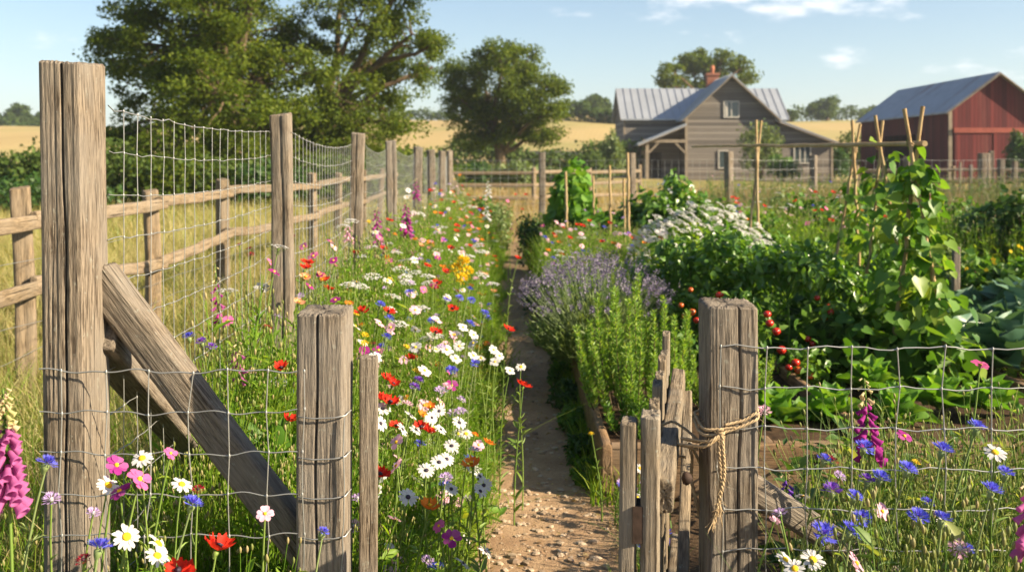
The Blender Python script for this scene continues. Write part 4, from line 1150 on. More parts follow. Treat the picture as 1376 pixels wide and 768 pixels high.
# ------------------------------------------------------------------ lavender and rosemary
LVS = leaf_mat('lavender_stem', [(.16, .22, .10), (.20, .26, .13)], .2)
PLV = leaf_mat('lavender_flower', [(.13, .115, .185), (.19, .155, .25), (.25, .21, .30), (.21, .21, .18)], .25, tcol=(1.1, 1, 1.1))
def lavender(label, cen, rx, ry, h, nst, seed, leaves=5200):
    rng = np.random.default_rng(seed); cen = np.asarray(cen, float)
    t = thing('lavender_bush', label, 'lavender', cen)
    fm, sm_, bm = MB(), MB(), MB()
    n = leaves
    a = rng.uniform(0, 2 * pi, n); q = np.sqrt(rng.uniform(0, 1, n))
    base = cen + np.stack([np.cos(a) * q * rx * .55, np.sin(a) * q * ry * .55, np.zeros(n)], 1)
    tip = cen + np.stack([np.cos(a) * q * rx, np.sin(a) * q * ry, h * .66 * (1 - .5 * q ** 2.2) * rng.uniform(.75, 1.05, n)], 1)
    u = rng.uniform(.15, .98, n)[:, None]; pos = base + (tip - base) * u
    d = nrm(tip - base) + rng.normal(0, .38, (n, 3)); L = rng.uniform(.05, .09, n)
    scatter(fm, *LEAF_F, pos, frames(d, rng.normal(0, 1, (n, 3))), np.stack([L, L * .16, L], 1))
    n = nst; a = rng.uniform(0, 2 * pi, n); q = np.sqrt(rng.uniform(0, 1, n))
    for i in range(n):
        b0 = cen + np.array([np.cos(a[i]) * q[i] * rx * .6, np.sin(a[i]) * q[i] * ry * .6, h * .3])
        e = cen + np.array([np.cos(a[i]) * q[i] * rx * 1.12, np.sin(a[i]) * q[i] * ry * 1.12, h * (1 - .36 * q[i] ** 2.2) * rng.uniform(.84, 1.04)])
        m_ = (b0 + e) / 2 + rng.normal(0, .012, 3); tube(sm_, [b0, m_, e], [.0016, .0015, .0012], 3, 0, False)
        dd = nrm((e - m_)[None])[0]; Ls = rng.uniform(.06, .10); k = 26
        f = np.sort(rng.uniform(0, 1, k)); f = (np.floor(f * 6) + .3 * rng.uniform(0, 1, k)) / 6
        an = rng.uniform(0, 2 * pi, k); fr = axis_frame(dd)
        rad = np.cos(an)[:, None] * fr[0] + np.sin(an)[:, None] * fr[1]
        pos = e + dd * (f * Ls)[:, None] + rad * .004
        s = rng.uniform(.011, .017, k) * (1.1 - .5 * f)
        scatter(bm, *LEAF_Q, pos, frames(rad + dd * .8, rng.normal(0, 1, (k, 3))), np.stack([s, s * .7, s], 1))
    fm.build('foliage', G_LAV, t); sm_.build('stem', LVS, t)['kind'] = 'stuff'
    o = bm.build('flower_spike', PLV, t); o['kind'] = 'stuff'
    return t
lavender('wide rounded lavender bush full of purple spikes, spilling over the path', (.55, 6.55, .2), .44, .70, .64, 340, 1)
lavender('smaller pale lavender clump at the back of the raised bed', (1.05, 7.6, .2), .28, .35, .42, 70, 2, 2600)

def rosemary(label, cen, rx, ry, h, nsh, seed, mat=None):
    rng = np.random.default_rng(seed); cen = np.asarray(cen, float)
    t = thing('rosemary_bush', label, 'rosemary', cen); fm, sm_ = MB(), MB()
    for i in range(nsh):
        a = rng.uniform(0, 2 * pi); q = np.sqrt(rng.uniform(0, 1)); H_ = h * (1 - .4 * q ** 2) * rng.uniform(.55, 1.08)
        b0 = cen + np.array([np.cos(a) * q * rx * .7, np.sin(a) * q * ry * .7, 0]); e = cen + np.array([np.cos(a) * q * rx, np.sin(a) * q * ry, H_]) + rng.normal(0, .02, 3)
        m_ = b0 + (e - b0) * .5 + np.array([np.cos(a), np.sin(a), 0]) * .03
        tt = np.linspace(0, 1, 7)[:, None]; pts = b0 * (1 - tt) ** 2 + 2 * m_ * tt * (1 - tt) + e * tt * tt
        tube(sm_, pts, np.linspace(.004, .0012, 7), 4, 0, False)
        k = int(260 * H_ / .5); u = rng.uniform(.12, 1.0, k) ** .85
        pos = np.stack([np.interp(u, tt[:, 0], pts[:, c]) for c in range(3)], 1)
        an = rng.uniform(0, 2 * pi, k); rad = np.stack([np.cos(an), np.sin(an), np.zeros(k)], 1)
        L = rng.uniform(.024, .042, k) * (1.2 - .4 * u)
        scatter(fm, *LEAF_Q, pos, frames(rad + np.array([0, 0, .9]) + rng.normal(0, .15, (k, 3)), rng.normal(0, 1, (k, 3))), np.stack([L, L * .27, L], 1))
    fm.build('foliage', mat or G_ROSE, t); sm_.build('stem', BARK, t); return t
rosemary('upright bright green rosemary bush at the front of the raised bed', (.66, 5.2, .2), .36, .50, .66, 50, 3)
rosemary('low green herb sprouting at the corner of the raised bed, behind the gate', (.60, 4.72, .2), .16, .12, .19, 20, 4, G_MID)
rosemary('pale green rosemary behind the gate post, against the tomatoes', (1.12, 5.3, .2), .28, .35, .44, 34, 5)

for i, (x, y, r, h) in enumerate(((.345, 5.0, .08, .14), (.335, 5.5, .09, .17), (.33, 6.05, .10, .2), (.32, 6.7, .10, .18), (.36, 7.4, .10, .16), (.345, 4.65, .06, .11))):
    bush('thyme_clump', ('low dark herb clump spilling from the bed corner onto the path', 'second dark herb clump along the bed, under the rosemary', 'dark herb clump on the path edge below the rosemary and lavender', 'dark herb clump under the near side of the lavender', 'dark herb clump past the lavender', 'tiny herb tuft at the foot of the front bed corner')[i], 'herb', (x, y, 0), r, r * 2.2, h, 900, .034, G_DARK if i % 2 == 0 else G_MID, 800 + i, None, LEAF_F, 7, .5, stems=False)
# ------------------------------------------------------------------ big-leaved vegetables
def big_leaf(mb, base, d, up, L, W, cup, curl, wave, rng, mat=0, nu=7, nv=7, stalk=.18, shape=.5):
    """one broad leaf as a curved grid with a wavy rim"""
    u = np.linspace(0, 1, nu); v = np.linspace(-1, 1, nv); U, V_ = np.meshgrid(u, v, indexing='ij')
    wdt = np.sin(np.clip(U ** shape, 0, 1) * pi) ** .75 * .5 * W + .01 * W
    ph = rng.uniform(0, 6.3, 2)
    x = U * L; y = V_ * wdt
    z = cup * W * np.abs(V_) ** 2 * np.sin(U * pi) + wave * W * np.sin(U * 9 + V_ * 4 + ph[0]) * np.abs(V_) ** 1.5 + wave * .5 * W * np.sin(U * 17 + ph[1]) * np.abs(V_) - curl * L * U ** 2
    z += .05 * W * np.abs(np.sin(U * 12)) * (1 - np.abs(V_)) * .5 - .06 * W * np.exp(-(V_ / .15) ** 2)
    fr = frames(np.asarray(d, float)[None], np.asarray(up, float)[None])[0]
    Vt = np.stack([x + stalk * L, y, z], -1).reshape(-1, 3) @ fr + np.asarray(base)
    i = (np.arange(nv - 1)[None] + (np.arange(nu - 1) * nv)[:, None]).ravel()
    mb.add(Vt, np.stack([i, i + 1, i + 1 + nv, i + nv], 1), mat)
    tube(mb, [np.asarray(base), np.asarray(base) + fr[0] * stalk * L * .6 + fr[2] * .0, np.asarray(base) + fr[0] * (stalk + .1) * L], [.012 * L / .25, .010 * L / .25, .006 * L / .25], 5, mat, False)
def rosette(name, label, cat, cen, n, L, W, seed, mat, group=None, up0=.35, up1=1.5, cup=.35, curl=.25, wave=.06, heart=None):
    rng = np.random.default_rng(seed); cen = np.asarray(cen, float)
    t = thing(name, label, cat, cen, group); mb = MB()
    for i in range(n):
        f = i / max(1, n - 1); a = i * 2.399 + rng.normal(0, .15); e = up0 + (up1 - up0) * f
        d = np.array([np.cos(a) * np.cos(e), np.sin(a) * np.cos(e), np.sin(e)]); up = np.array([-np.cos(a) * np.sin(e), -np.sin(a) * np.sin(e), np.cos(e)])
        s = (1 - .35 * f) * rng.uniform(.85, 1.15)
        big_leaf(mb, cen + np.array([0, 0, .03 + .04 * f]), d, up, L * s, W * s, cup, curl * (1 - .4 * f), wave, rng)
    mb.build('leaves' if False else 'foliage', mat, t)
    if heart:
        hb = MB(); lathe(hb, [(0, 0), (heart * .8, heart * .3), (heart, heart * .9), (heart * .7, heart * 1.5), (0, heart * 1.7)], cen + np.array([0, 0, .05]), None, 12, 0, lambda t_, i_: 1 + .05 * math.sin(t_ * 3 + i_)); hb.build('heart', mat, t)
    return t
for i, (px, py, d, lab) in enumerate(((1040, 585, 5.0, 'lettuce at the end of the low bed, nearest the gate post with twine'), (1118, 590, 5.05, 'lettuce in the low bed below the tomato plants'),
                              (1205, 560, 5.0, 'large bright lettuce in the low bed, in front of the bean canes'), (1262, 560, 5.3, 'leafy lettuce beside the large bright lettuce, further along the low bed'), (1330, 565, 5.25, 'chard-like lettuce nearest the end of the low bed'),
                              (1170, 540, 5.7, 'small lettuce at the rear of the low bed'))):
    p = P(px, 600, d); rosette('lettuce', lab, 'lettuce', (p[0], d, .16), 15, .20, .17, 500 + i, G_BRIGHT, 'lettuces in the low raised bed', .25, 1.4, .25, .3, .10)
for i, (px, d, lab) in enumerate(((1305, 6.4, 'blue-green cabbage next to the bean canes'), (1365, 6.3, 'blue-green cabbage at the edge of the view, nearer one'), (1338, 7.1, 'blue-green cabbage in the second row, between the two front cabbages'),
                           (1392, 7.0, 'blue-green cabbage mostly past the edge of the view'), (1300, 7.7, 'blue-green cabbage furthest back beside the canes'))):
    p = P(px, HZ, d); rosette('cabbage', lab, 'cabbage', (p[0], d, .12 + .05 * (i % 2)), 17, .42, .38, 520 + i, G_BLUE, 'cabbages beside the bean canes', .3, 1.3, .35, .22, .06, .11)
for i, (px, d, z, lab) in enumerate(((365, 3.3, .36, 'broad-leaved dock plant in the flower strip behind the gate post'), (300, 2.95, .12, 'dark broad-leaved dock low behind the leaning brace'), (235, 2.9, .02, 'shaded dock plant at the foot of the tall corner post'),
                        (330, 2.85, .0, 'shaded dock plant between the brace and the batten post'), (120, 2.2, .1, 'dock leaves low in front of the tall corner post'))):
    p = P(px, HZ, d); rosette('dock_plant', lab, 'dock plant', (p[0], d, z), 12, .30, .17, 540 + i, G_MID if i == 0 else G_DARK, None, .5, 1.4, .2, .4, .05)  # all docks but the first take a darker green, shade put into colour

# ------------------------------------------------------------------ tomatoes
M_TOM = plain('ripe_tomato', (.42, .022, .010), .22, 0, .5)
M_TOMO = plain('half_ripe_tomato', (.45, .09, .015), .25, 0, .5)
def tomato_plant(label, cen, r, h, n, seed, fruits=()):
    rng = np.random.default_rng(seed); cen = np.asarray(cen, float)
    t = thing('tomato_plant', label, 'tomato plant', cen, 'tomato plants along the garden row'); fm, sm_ = MB(), MB()
    for i in range(30):
        a = rng.uniform(0, 2 * pi); z = h * rng.uniform(.15, 1.0); q = r * (.45 + .6 * math.sin(min(1, z / h * 1.1) * pi)) * rng.uniform(.45, 1.2)
        c = cen + np.array([np.cos(a) * q, np.sin(a) * q, z]); limb(sm_, cen + np.array([0, 0, z * .75]), c, .005, .002, rng, 4, .1, 4)
        leaf_cloud(fm, c, (.13, .13, .10), n // 30, .068, rng, 0, LEAF_F, .55, .4, .5, .2, .35)
    tube(sm_, [cen, cen + np.array([.02, 0, h * .5]), cen + np.array([0, .02, h * .95])], [.009, .007, .004], 5, 0, False)
    fm.build('foliage', G_TOM, t); sm_.build('stem', G_MID, t)
    for (px, py, d, s, orange) in fruits:
        fb = MB(); p = P(px, py, d); lathe(fb, [(0, -.9 * s), (.55 * s, -.72 * s), (.95 * s, -.25 * s), (1.0 * s, .15 * s), (.8 * s, .6 * s), (.35 * s, .8 * s), (0, .72 * s)], p, None, 14)
        o = fb.build('tomato', M_TOMO if orange else M_TOM, t)
tomato_plant('tomato plant with a truss of red fruit just left of the twine-bound gate post', (1.08, 6.6, .0), .36, .95, 1500, 1, [(922, 425, 6.2, .028, 0), (930, 419, 6.22, .024, 1), (928, 389, 6.2, .017, 1), (915, 410, 6.2, .018, 1), (936, 430, 6.2, .022, 0)])
tomato_plant('tomato plant showing red fruit right above the twine-bound gate post', (1.42, 6.7, .0), .38, 1.0, 1700, 2, [(967, 396, 6.25, .026, 0), (979, 405, 6.25, .024, 0), (958, 405, 6.3, .02, 1)])
tomato_plant('tomato plant with a cascade of red fruit between gate post and bean canes', (1.72, 6.3, .0), .38, .92, 1800, 3, [(1031, 422, 5.9, .024, 0), (1034, 434, 5.85, .025, 0), (1043, 445, 5.85, .026, 0), (1050, 470, 5.85, .028, 0), (1069, 487, 5.8, .026, 0), (1073, 497, 5.8, .025, 1), (1089, 505, 5.8, .022, 1), (1060, 493, 5.8, .022, 0)])
tomato_plant('tomato plant with few half-hidden fruit, touching the bean canes', (2.05, 6.7, .0), .38, .86, 1600, 4, [(1116, 419, 6.25, .022, 0), (1108, 428, 6.25, .02, 1), (1126, 445, 6.25, .021, 1), (1098, 400, 6.3, .02, 0), (1085, 455, 6.2, .022, 0), (1092, 462, 6.2, .02, 0), (1078, 470, 6.15, .021, 1), (1112, 412, 6.3, .02, 0)])
tomato_plant('leafy tomato plant behind the fruiting ones, below the white feverfew', (1.55, 7.7, .0), .42, .80, 1600, 5, [(1000, 372, 7.2, .02, 0), (1012, 385, 7.2, .022, 0), (1006, 392, 7.2, .02, 1)])
tomato_plant('leafy tomato plant at the far end of the row, beside the crossed bamboo canes', (2.15, 7.9, .0), .45, .82, 1600, 6)

# ------------------------------------------------------------------ bamboo frame with climbing beans
def cane(mb, p, q, r0, r1, seed):
    rng = np.random.default_rng(seed); p, q = np.asarray(p, float), np.asarray(q, float); n = 22
    t = np.linspace(0, 1, n); pts = p + (q - p) * t[:, None] + (rng.normal(0, .004, (n, 3)) * np.sin(t * pi)[:, None])
    r = r0 + (r1 - r0) * t; r = r * (1 + .16 * (np.arange(n) % 4 == 0)); tube(mb, pts, r, 8, 0, True)
BFm = thing('bean_trellis', 'frame of crossed bamboo canes with one long ridge pole above the vegetables', 'trellis', (2.38, 6.5, 0))
def drop(p, q, zt=0.02):
    """carry the line p -> q on down to the soil"""
    p, q = np.asarray(p, float), np.asarray(q, float); d = q - p; return p + d * ((zt - p[2]) / d[2])
canes = [(P(1215, 146, 6.0), P(1262, 420, 6.0), .013), (P(1240, 143, 6.06), P(1199, 470, 6.06), .013), (P(1176, 155, 6.7), P(1203, 320, 6.7), .012), (P(1186, 162, 6.76), P(1174, 290, 6.76), .011),
         (P(1145, 162, 7.5), P(1153, 334, 7.5), .012), (P(1156, 167, 7.56), P(1126, 332, 7.5), .011), (P(1016, 161, 10.0), P(1020, 360, 10.0), .014), (P(1023, 162, 10.05), P(1003, 362, 10.0), .013)]
for i, (p, q, r) in enumerate(canes):
    mb = MB(); cane(mb, p, drop(p, q), r * .9, r * 1.05, i); mb.build('cane', W_CANE, BFm)
mb = MB(); cane(mb, P(1243, 193, 5.95), P(930, 197, 13.0), .015, .013, 20); mb.build('ridge_pole', W_CANE, BFm)
for c in (P(1224, 194, 6.0), P(1180, 197, 6.75), P(1149, 201, 7.5), P(1017, 202, 10.0)):
    mb = MB()
    for k in range(4): lathe(mb, [(.017, -.003), (.02, 0), (.017, .003)], c + np.array([0, 0, -.012 + .008 * k]), axis_frame((.3, .4 * (-1) ** k, 1)), 8)
    mb.build('lashing', TW, BFm)
rng = np.random.default_rng(14)
def bean_vine(label, pts_list, n, spread, L, seed, zmin=.0, zmax=1.75):
    rng = np.random.default_rng(seed); a0 = pts_list[0][0]; t = thing('bean_plant', label, 'bean plant', (a0[0], a0[1], 0), 'climbing beans on the bamboo canes'); fm, vm = MB(), MB()
    for (p, q) in pts_list:
        e = drop(p, q); u = np.linspace(.02, 1, 60); top = e + (p - e) * min(1, (zmax - e[2]) / (p[2] - e[2]))
        C_ = e + (top - e) * u[:, None]; an = u * 38 + rng.uniform(0, 6); V_ = C_ + np.stack([np.cos(an), np.sin(an), np.zeros(60)], 1) * .018; tube(vm, V_, .0028, 4, 0, False)
        k = n // len(pts_list); uu = rng.uniform(0, 1, k) ** .9
        uu = uu * np.where(rng.random(k) < .12, 1.0, .9)
        c = e + (top - e) * uu[:, None]; an = rng.uniform(0, 2 * pi, k); out_ = spread * rng.uniform(.3, 1.1, k) * (1.25 - .75 * uu)
        pos = c + np.stack([np.cos(an) * out_, np.sin(an) * out_, rng.normal(0, .04, k)], 1)
        d = np.stack([np.cos(an) * .7, np.sin(an) * .7, rng.normal(-.75, .35, k)], 1) + rng.normal(0, .35, (k, 3)); up = np.stack([np.cos(an) * .8, np.sin(an) * .8, np.full(k, .6)], 1) + rng.normal(0, .3, (k, 3))
        s = L * rng.uniform(.32, 1.2, k) * (1.08 - .25 * uu)
        scatter(fm, *HEART, pos, frames(d, up), np.stack([s, s * .95, s], 1))
        for i in rng.integers(0, k, k // 3): tube(vm, [c[i], (c[i] + pos[i]) / 2 + np.array([0, 0, .02]), pos[i]], .0016, 3, 0, False)
    fm.build('foliage', G_BEAN, t); vm.build('vine', G_MID, t); return t
bean_vine('tall bright climbing bean on the nearest pair of crossed canes', [(canes[0][0], canes[0][1]), (canes[1][0], canes[1][1])], 400, .19, .105, 1, 0, 1.62)
bean_vine('climbing bean on the second pair of crossed canes', [(canes[2][0], canes[2][1]), (canes[3][0], canes[3][1])], 320, .19, .10, 2, 0, 1.55)
bean_vine('sparser climbing bean on the third pair of canes', [(canes[4][0], canes[4][1]), (canes[5][0], canes[5][1])], 200, .18, .09, 3, 0, 1.42)
mb = None
bush('bean_bush', 'low bushy beans crowding the feet of the bamboo canes', 'bean bush', (2.35, 6.35, 0), .55, .6, .72, 1100, .10, G_MID, 601, None, HEART, 12, .95, droop=.4)
bush('bean_bush', 'dark leafy bean bush between the canes and the tomato plants', 'bean bush', (2.0, 7.2, 0), .45, .5, .62, 800, .09, G_DARK, 602, None, HEART, 10, .95, droop=.4)

# ------------------------------------------------------------------ stakes
for px, top, d, r, lab in ((843, 205, 11.3, .016, 'tallest slim tan stake, in front of the farmhouse porch'), (819, 222, 11.8, .013, 'slim tan stake between the bright green climber and the raspberry bush'), (838, 240, 11.0, .012, 'short leaning cane beside the tallest slim stake'),
                           (797, 236, 12.5, .012, 'pale cane poking out of the bright green climber'), (760, 230, 12.0, .014, 'pale branched cane in front of the bright green climber')):
    p = P(px, top, d); mb = MB(); cane(mb, (p[0] + .03, p[1], 0), p, r * 1.1, r, int(px)); tag(mb.build('stake', W_CANE, None, (p[0], p[1], 0)), lab, 'stake')
for px, top, d, wd, lab in ((1281, 332, 8.2, .06, 'short pale peg standing among the plants behind the cabbages'), (1063, 330, 8.5, .035, 'thin pale peg in the greenery behind the tomatoes'),
                            (1302, 222, 20, .07, 'slim post in the dry grass left of the stout old post'), (1342, 218, 21, .07, 'leaning slim post in the dry grass right of the stout old post'), (1361, 217, 20.5, .10, 'pale short post at the edge of the view before the barn'), (1288, 218, 23, .06, 'thin post before the corner of the red barn')):
    p = P(px, top, d); o = place(timber(wd, wd * .7, p[2], int(px), 24, 14, .3, .002, [], .004, .004), 'peg', W_POST, (p[0], p[1], 0), (.03, 0, 1)); tag(o, lab, 'peg')

# ------------------------------------------------------------------ shrubs of the middle and far garden
def gp(px, d): p = P(px, HZ, d); return np.array([p[0], d, 0.])
bush('climbing_squash', 'bright yellow-green climbing plant standing tall beyond the path end', 'squash plant', gp(770, 13), .36, .4, 1.62, 900, .13, G_BRIGHT, 701, None, HEART, 11, .95, droop=.3)
bush('climbing_squash', 'lower skirt of broad bright leaves beside the tall climbing plant', 'squash plant', gp(800, 12.4), .52, .5, 1.0, 900, .12, G_BRIGHT, 702, None, HEART, 11, .95, droop=.3)
bush('raspberry_bush', 'dense dark raspberry bush with pale painted leaf glints in front of the farmhouse porch', 'raspberry bush', gp(905, 12.2), .50, .5, 1.48, 1900, .095, G_TOM, 703, None, LEAF_F, 13, .75, droop=.25)
bush('raspberry_bush', 'shorter raspberry bush just before the porch post', 'raspberry bush', gp(866, 12.6), .34, .4, 1.22, 1100, .095, G_TOM, 704, None, LEAF_F, 10, .75, droop=.25)
bush('box_shrub', 'dark clipped shrub at the far end of the path', 'shrub', gp(712, 13.5), .22, .5, 1.0, 1500, .045, G_DARK, 705, None, LEAF_Q, 9, .7)
bush('box_shrub', 'dark low shrub overhanging the shaded part of the path', 'shrub', gp(730, 9.8), .22, .6, .45, 1800, .04, G_DARK, 706, None, LEAF_Q, 9, .7)
bush('box_shrub', 'small dark shrub between the path and the lavender', 'shrub', gp(748, 8.0), .2, .4, .24, 1500, .036, G_DARK, 707, None, LEAF_Q, 8, .7)
bush('box_shrub', 'olive shrub where the path bends out of sight', 'shrub', gp(672, 15.5), .25, .5, .95, 1200, .05, G_OLIVE, 716, None, LEAF_Q, 9, .7)
bush('currant_bush', 'big dark shrub at the edge of the view in front of the barn', 'shrub', gp(1372, 10.5), .62, .6, 1.30, 3000, .075, G_DARK, 708, None, LEAF_F, 14, .8, droop=.2)
bush('currant_bush', 'dark shrub in front of the stout old post', 'shrub', gp(1300, 11.5), .48, .5, .92, 1700, .075, G_DARK, 709, None, LEAF_F, 11, .8, droop=.2)
bush('olive_herb', 'upright olive-grey herb shrub behind the cabbages', 'shrub', gp(1283, 9.2), .26, .3, .84, 1500, .05, G_OLIVE, 710, None, LEAF_Q, 9, .3, up=.1)
bush('nasturtium', 'straggling green plant with small yellow flowers near the edge of the view', 'nasturtium', gp(1335, 8.6), .48, .4, .82, 1500, .06, G_MID, 711, None, HEART, 12, .95)
bush('courgette_plant', 'silvery spotted courgette leaves at the edge of the view behind the cabbages', 'courgette plant', gp(1372, 7.6), .42, .3, .66, 330, .17, G_BLUE, 712, None, HEART, 9, .95)
for i, (px, d, rx, h, mt, tm, L, lab) in enumerate(((1010, 11.2, .5, 1.02, G_TOM, LEAF_F, .08, 'leafy currant bush behind the feverfew, near the crossed canes'), (1090, 12.6, .55, 1.12, G_MID, LEAF_F, .085, 'green currant bush among the far poppies'),
        (960, 13.8, .5, 1.12, G_MID, LEAF_F, .085, 'rounded bush behind the feverfew, in front of a grey fence post'), (1150, 12.0, .6, 1.12, G_TOM, LEAF_F, .09, 'bright leafy bush right behind the third pair of canes'), (1225, 10.8, .6, .98, G_MID, LEAF_F, .085, 'green bush seen through the tall bean plants'),
        (1060, 15.2, .6, 1.2, G_OLIVE, LEAF_Q, .06, 'olive herb mound in front of the lean-to'), (1265, 13.2, .6, 1.15, G_MID, LEAF_F, .09, 'leafy bush below the barn corner'), (815, 14.2, .5, .9, G_MID, LEAF_F, .085, 'green bush below the far pasture gate end'),
        (745, 15.0, .4, .8, G_OLIVE, LEAF_Q, .06, 'olive mound just past the end of the path'), (650, 17.0, .35, .95, G_MID, LEAF_F, .07, 'green bush at the far corner of the flower strip'), (1030, 9.6, .45, .88, G_TOM, LEAF_F, .075, 'low bright bush at the feet of the crossed canes'), (1330, 13.5, .6, .95, G_TOM, LEAF_F, .09, 'bright bush at the foot of the stout old post'))):
    bush('currant_bush', lab, 'shrub', gp(px, d), rx, rx * .9, h, 1500, L, mt, 730 + i, None, tm, 12, .75, droop=.2)
bush('shrub', 'young light green tree growing against the farmhouse gable wall', 'shrub', np.append(P(1020, HZ, 74)[:2], 0), 1.75, 1.5, 5.1, 2600, .26, G_OLIVE, 713, None, LEAF_Q, 14, .6)
bush('shrub', 'low green shrub at the corner between farmhouse gable and lean-to', 'shrub', np.append(P(1052, HZ, 72)[:2], 0), 1.3, 1.2, 2.3, 1500, .24, G_MID, 714, None, LEAF_Q, 11, .6)
bush('shrub', 'dark bush right of the feverfew, behind the tomato row', 'shrub', gp(1060, 10.8), .55, .4, .80, 1500, .06, G_DARK, 715, None, LEAF_Q, 11, .7)
bush('shrub', 'leafy green bush behind the bamboo canes', 'shrub', gp(1180, 9.4), .6, .5, .80, 1500, .075, G_MID, 717, None, LEAF_F, 12, .75, droop=.2)
bush('shrub', 'green weedy bush before the far garden fence, near the lean-to', 'shrub', gp(1130, 15.5), .6, .5, .95, 1300, .09, G_MID, 718, None, LEAF_F, 11, .75)
# ------------------------------------------------------------------ flowers
PET_N = ([(0, -.10, 0), (0, .10, 0), (.45, -.5, .03), (.45, 0, -.04), (.45, .5, .03), (.85, -.42, -.04), (.85, 0, -.09), (.85, .42, -.04), (1.0, -.12, -.13), (.98, .14, -.13)],
         [(0, 2, 3), (0, 3, 1), (1, 3, 4), (2, 5, 6, 3), (3, 6, 7, 4), (5, 8, 6), (6, 8, 9), (6, 9, 7)])
FLORET = ([(0, 0, 0), (.5, -.10, .05), (1.0, -.42, .12), (.80, -.17, .06), (1.1, -.08, .14), (.82, .08, .06), (1.05, .40, .12), (.5, .12, .05)],
          [(0, 1, 7), (1, 2, 3), (1, 3, 5, 7), (3, 4, 5), (5, 6, 7)])
def head_petals(mb, c, fr, n, L, W, r0, cup, rng, tmpl=PET_N, twist=.12, jit=.10, mat=0):
    a = np.arange(n) * 2 * pi / n + rng.normal(0, jit * 2 * pi / n * 2, n) + rng.uniform(0, 6)
    rad = np.cos(a)[:, None] * fr[0] + np.sin(a)[:, None] * fr[1]
    cu = cup + rng.normal(0, jit, n)
    d = rad * np.cos(cu)[:, None] + fr[2] * np.sin(cu)[:, None]; up = fr[2] * np.cos(cu)[:, None] - rad * np.sin(cu)[:, None] + rng.normal(0, twist, (n, 3))
    s = L * rng.uniform(.86, 1.08, n)
    scatter(mb, *tmpl, c + rad * r0, frames(d, up), np.stack([s, W * rng.uniform(.85, 1.1, n), s], 1), mat)
def h_daisy(p, c, o, fr, R, rng, n=15, W=.30, cen=.32, cup=.05):
    head_petals(p, o, fr, n, R * .8, R * W, R * .2, cup, rng)
    lathe(c, [(R * cen, -.03 * R), (R * cen, .05 * R), (R * cen * .75, .14 * R), (R * .1, .17 * R), (0, .17 * R)], o, fr, 10)
def h_cosmos(p, c, o, fr, R, rng):
    h_daisy(p, c, o, fr, R, rng, 8, .66, .20, .12)
def h_poppy(p, c, o, fr, R, rng):
    nu, nv = 6, 9
    for k in range(5):
        a0 = k * 2 * pi / 5 + rng.uniform(-.2, .2) + (.6 if k > 2 else 0); op = rng.uniform(.55, 1.0); ph = rng.uniform(0, 6, 4)
        u = np.linspace(0.04, 1, nu); v = np.linspace(-1, 1, nv); U, V_ = np.meshgrid(u, v, indexing='ij')
        an = a0 + V_ * (.80 * np.sin(np.clip(U * 1.15, 0, 1) * pi / 2) ** .6)
        cr = .07 * np.sin(V_ * 7 + ph[0] + U * 3) + .06 * np.sin(V_ * 13 + ph[1]) * U
        r = R * (np.sin(U * 1.35) * op + cr * U) * (1 - .12 * V_ ** 2); z = R * (.62 * (1.25 - op) * U ** 1.4 + cr * U * 1.2 + .06 * k * U)
        Vt = (r * np.cos(an))[..., None] * fr[0] + (r * np.sin(an))[..., None] * fr[1] + z[..., None] * fr[2] + o
        i = (np.arange(nv - 1)[None] + (np.arange(nu - 1) * nv)[:, None]).ravel()
        p.add(Vt.reshape(-1, 3), np.stack([i, i + 1, i + 1 + nv, i + nv], 1))
    lathe(c, [(0, 0), (R * .16, .05 * R), (R * .15, .28 * R), (R * .2, .3 * R), (0, .36 * R)], o, fr, 8)
    head_petals(c, o + fr[2] * R * .1, fr, 14, R * .28, R * .05, R * .08, .7, rng, LEAF_Q)
def h_corn(p, c, o, fr, R, rng):
    head_petals(p, o, fr, 15, R * .85, R * .50, R * .14, .22, rng, FLORET, .3, .14)
    head_petals(p, o + fr[2] * R * .10, fr, 13, R * .72, R * .46, R * .12, .60, rng, FLORET, .3, .14)
    head_petals(p, o + fr[2] * R * .16, fr, 10, R * .55, R * .42, R * .08, 1.0, rng, FLORET, .3, .14)
    head_petals(c, o + fr[2] * R * .1, fr, 10, R * .5, R * .12, R * .05, 1.15, rng, LEAF_Q)
def h_scab(p, c, o, fr, R, rng):
    for cu, L, n, z in ((.1, .72, 13, 0), (.45, .6, 11, .08), (.9, .45, 9, .14)): head_petals(p, o + fr[2] * R * z, fr, n, R * L, R * .42, R * .2, cu, rng, FLORET, .3, .12)
    lathe(c, [(R * .2, .0), (R * .2, .2 * R), (0, .3 * R)], o, fr, 8)
def h_umbel(p, c, o, fr, R, rng):
    n = 46; a = rng.uniform(0, 2 * pi, n); q = np.sqrt(rng.uniform(0, 1, n)) * R
    pos = o + np.cos(a)[:, None] * q[:, None] * fr[0] + np.sin(a)[:, None] * q[:, None] * fr[1] + fr[2] * (R * .25 * (1 - (q / R) ** 2) + rng.normal(0, R * .03, n))[:, None]
    for k in range(5):
        b = a + k * 2 * pi / 5; rad = np.cos(b)[:, None] * fr[0] + np.sin(b)[:, None] * fr[1]
        s = np.full(n, R * .17); scatter(p, *LEAF_Q, pos, frames(rad + rng.normal(0, .2, (n, 3)), fr[2] + rng.normal(0, .25, (n, 3))), np.stack([s, s * .8, s], 1))
    for i in range(0, n, 4): tube(c, [o - fr[2] * R * .8, o - fr[2] * R * .3 + (pos[i] - o) * .5, pos[i]], R * .018, 3, 0, False)
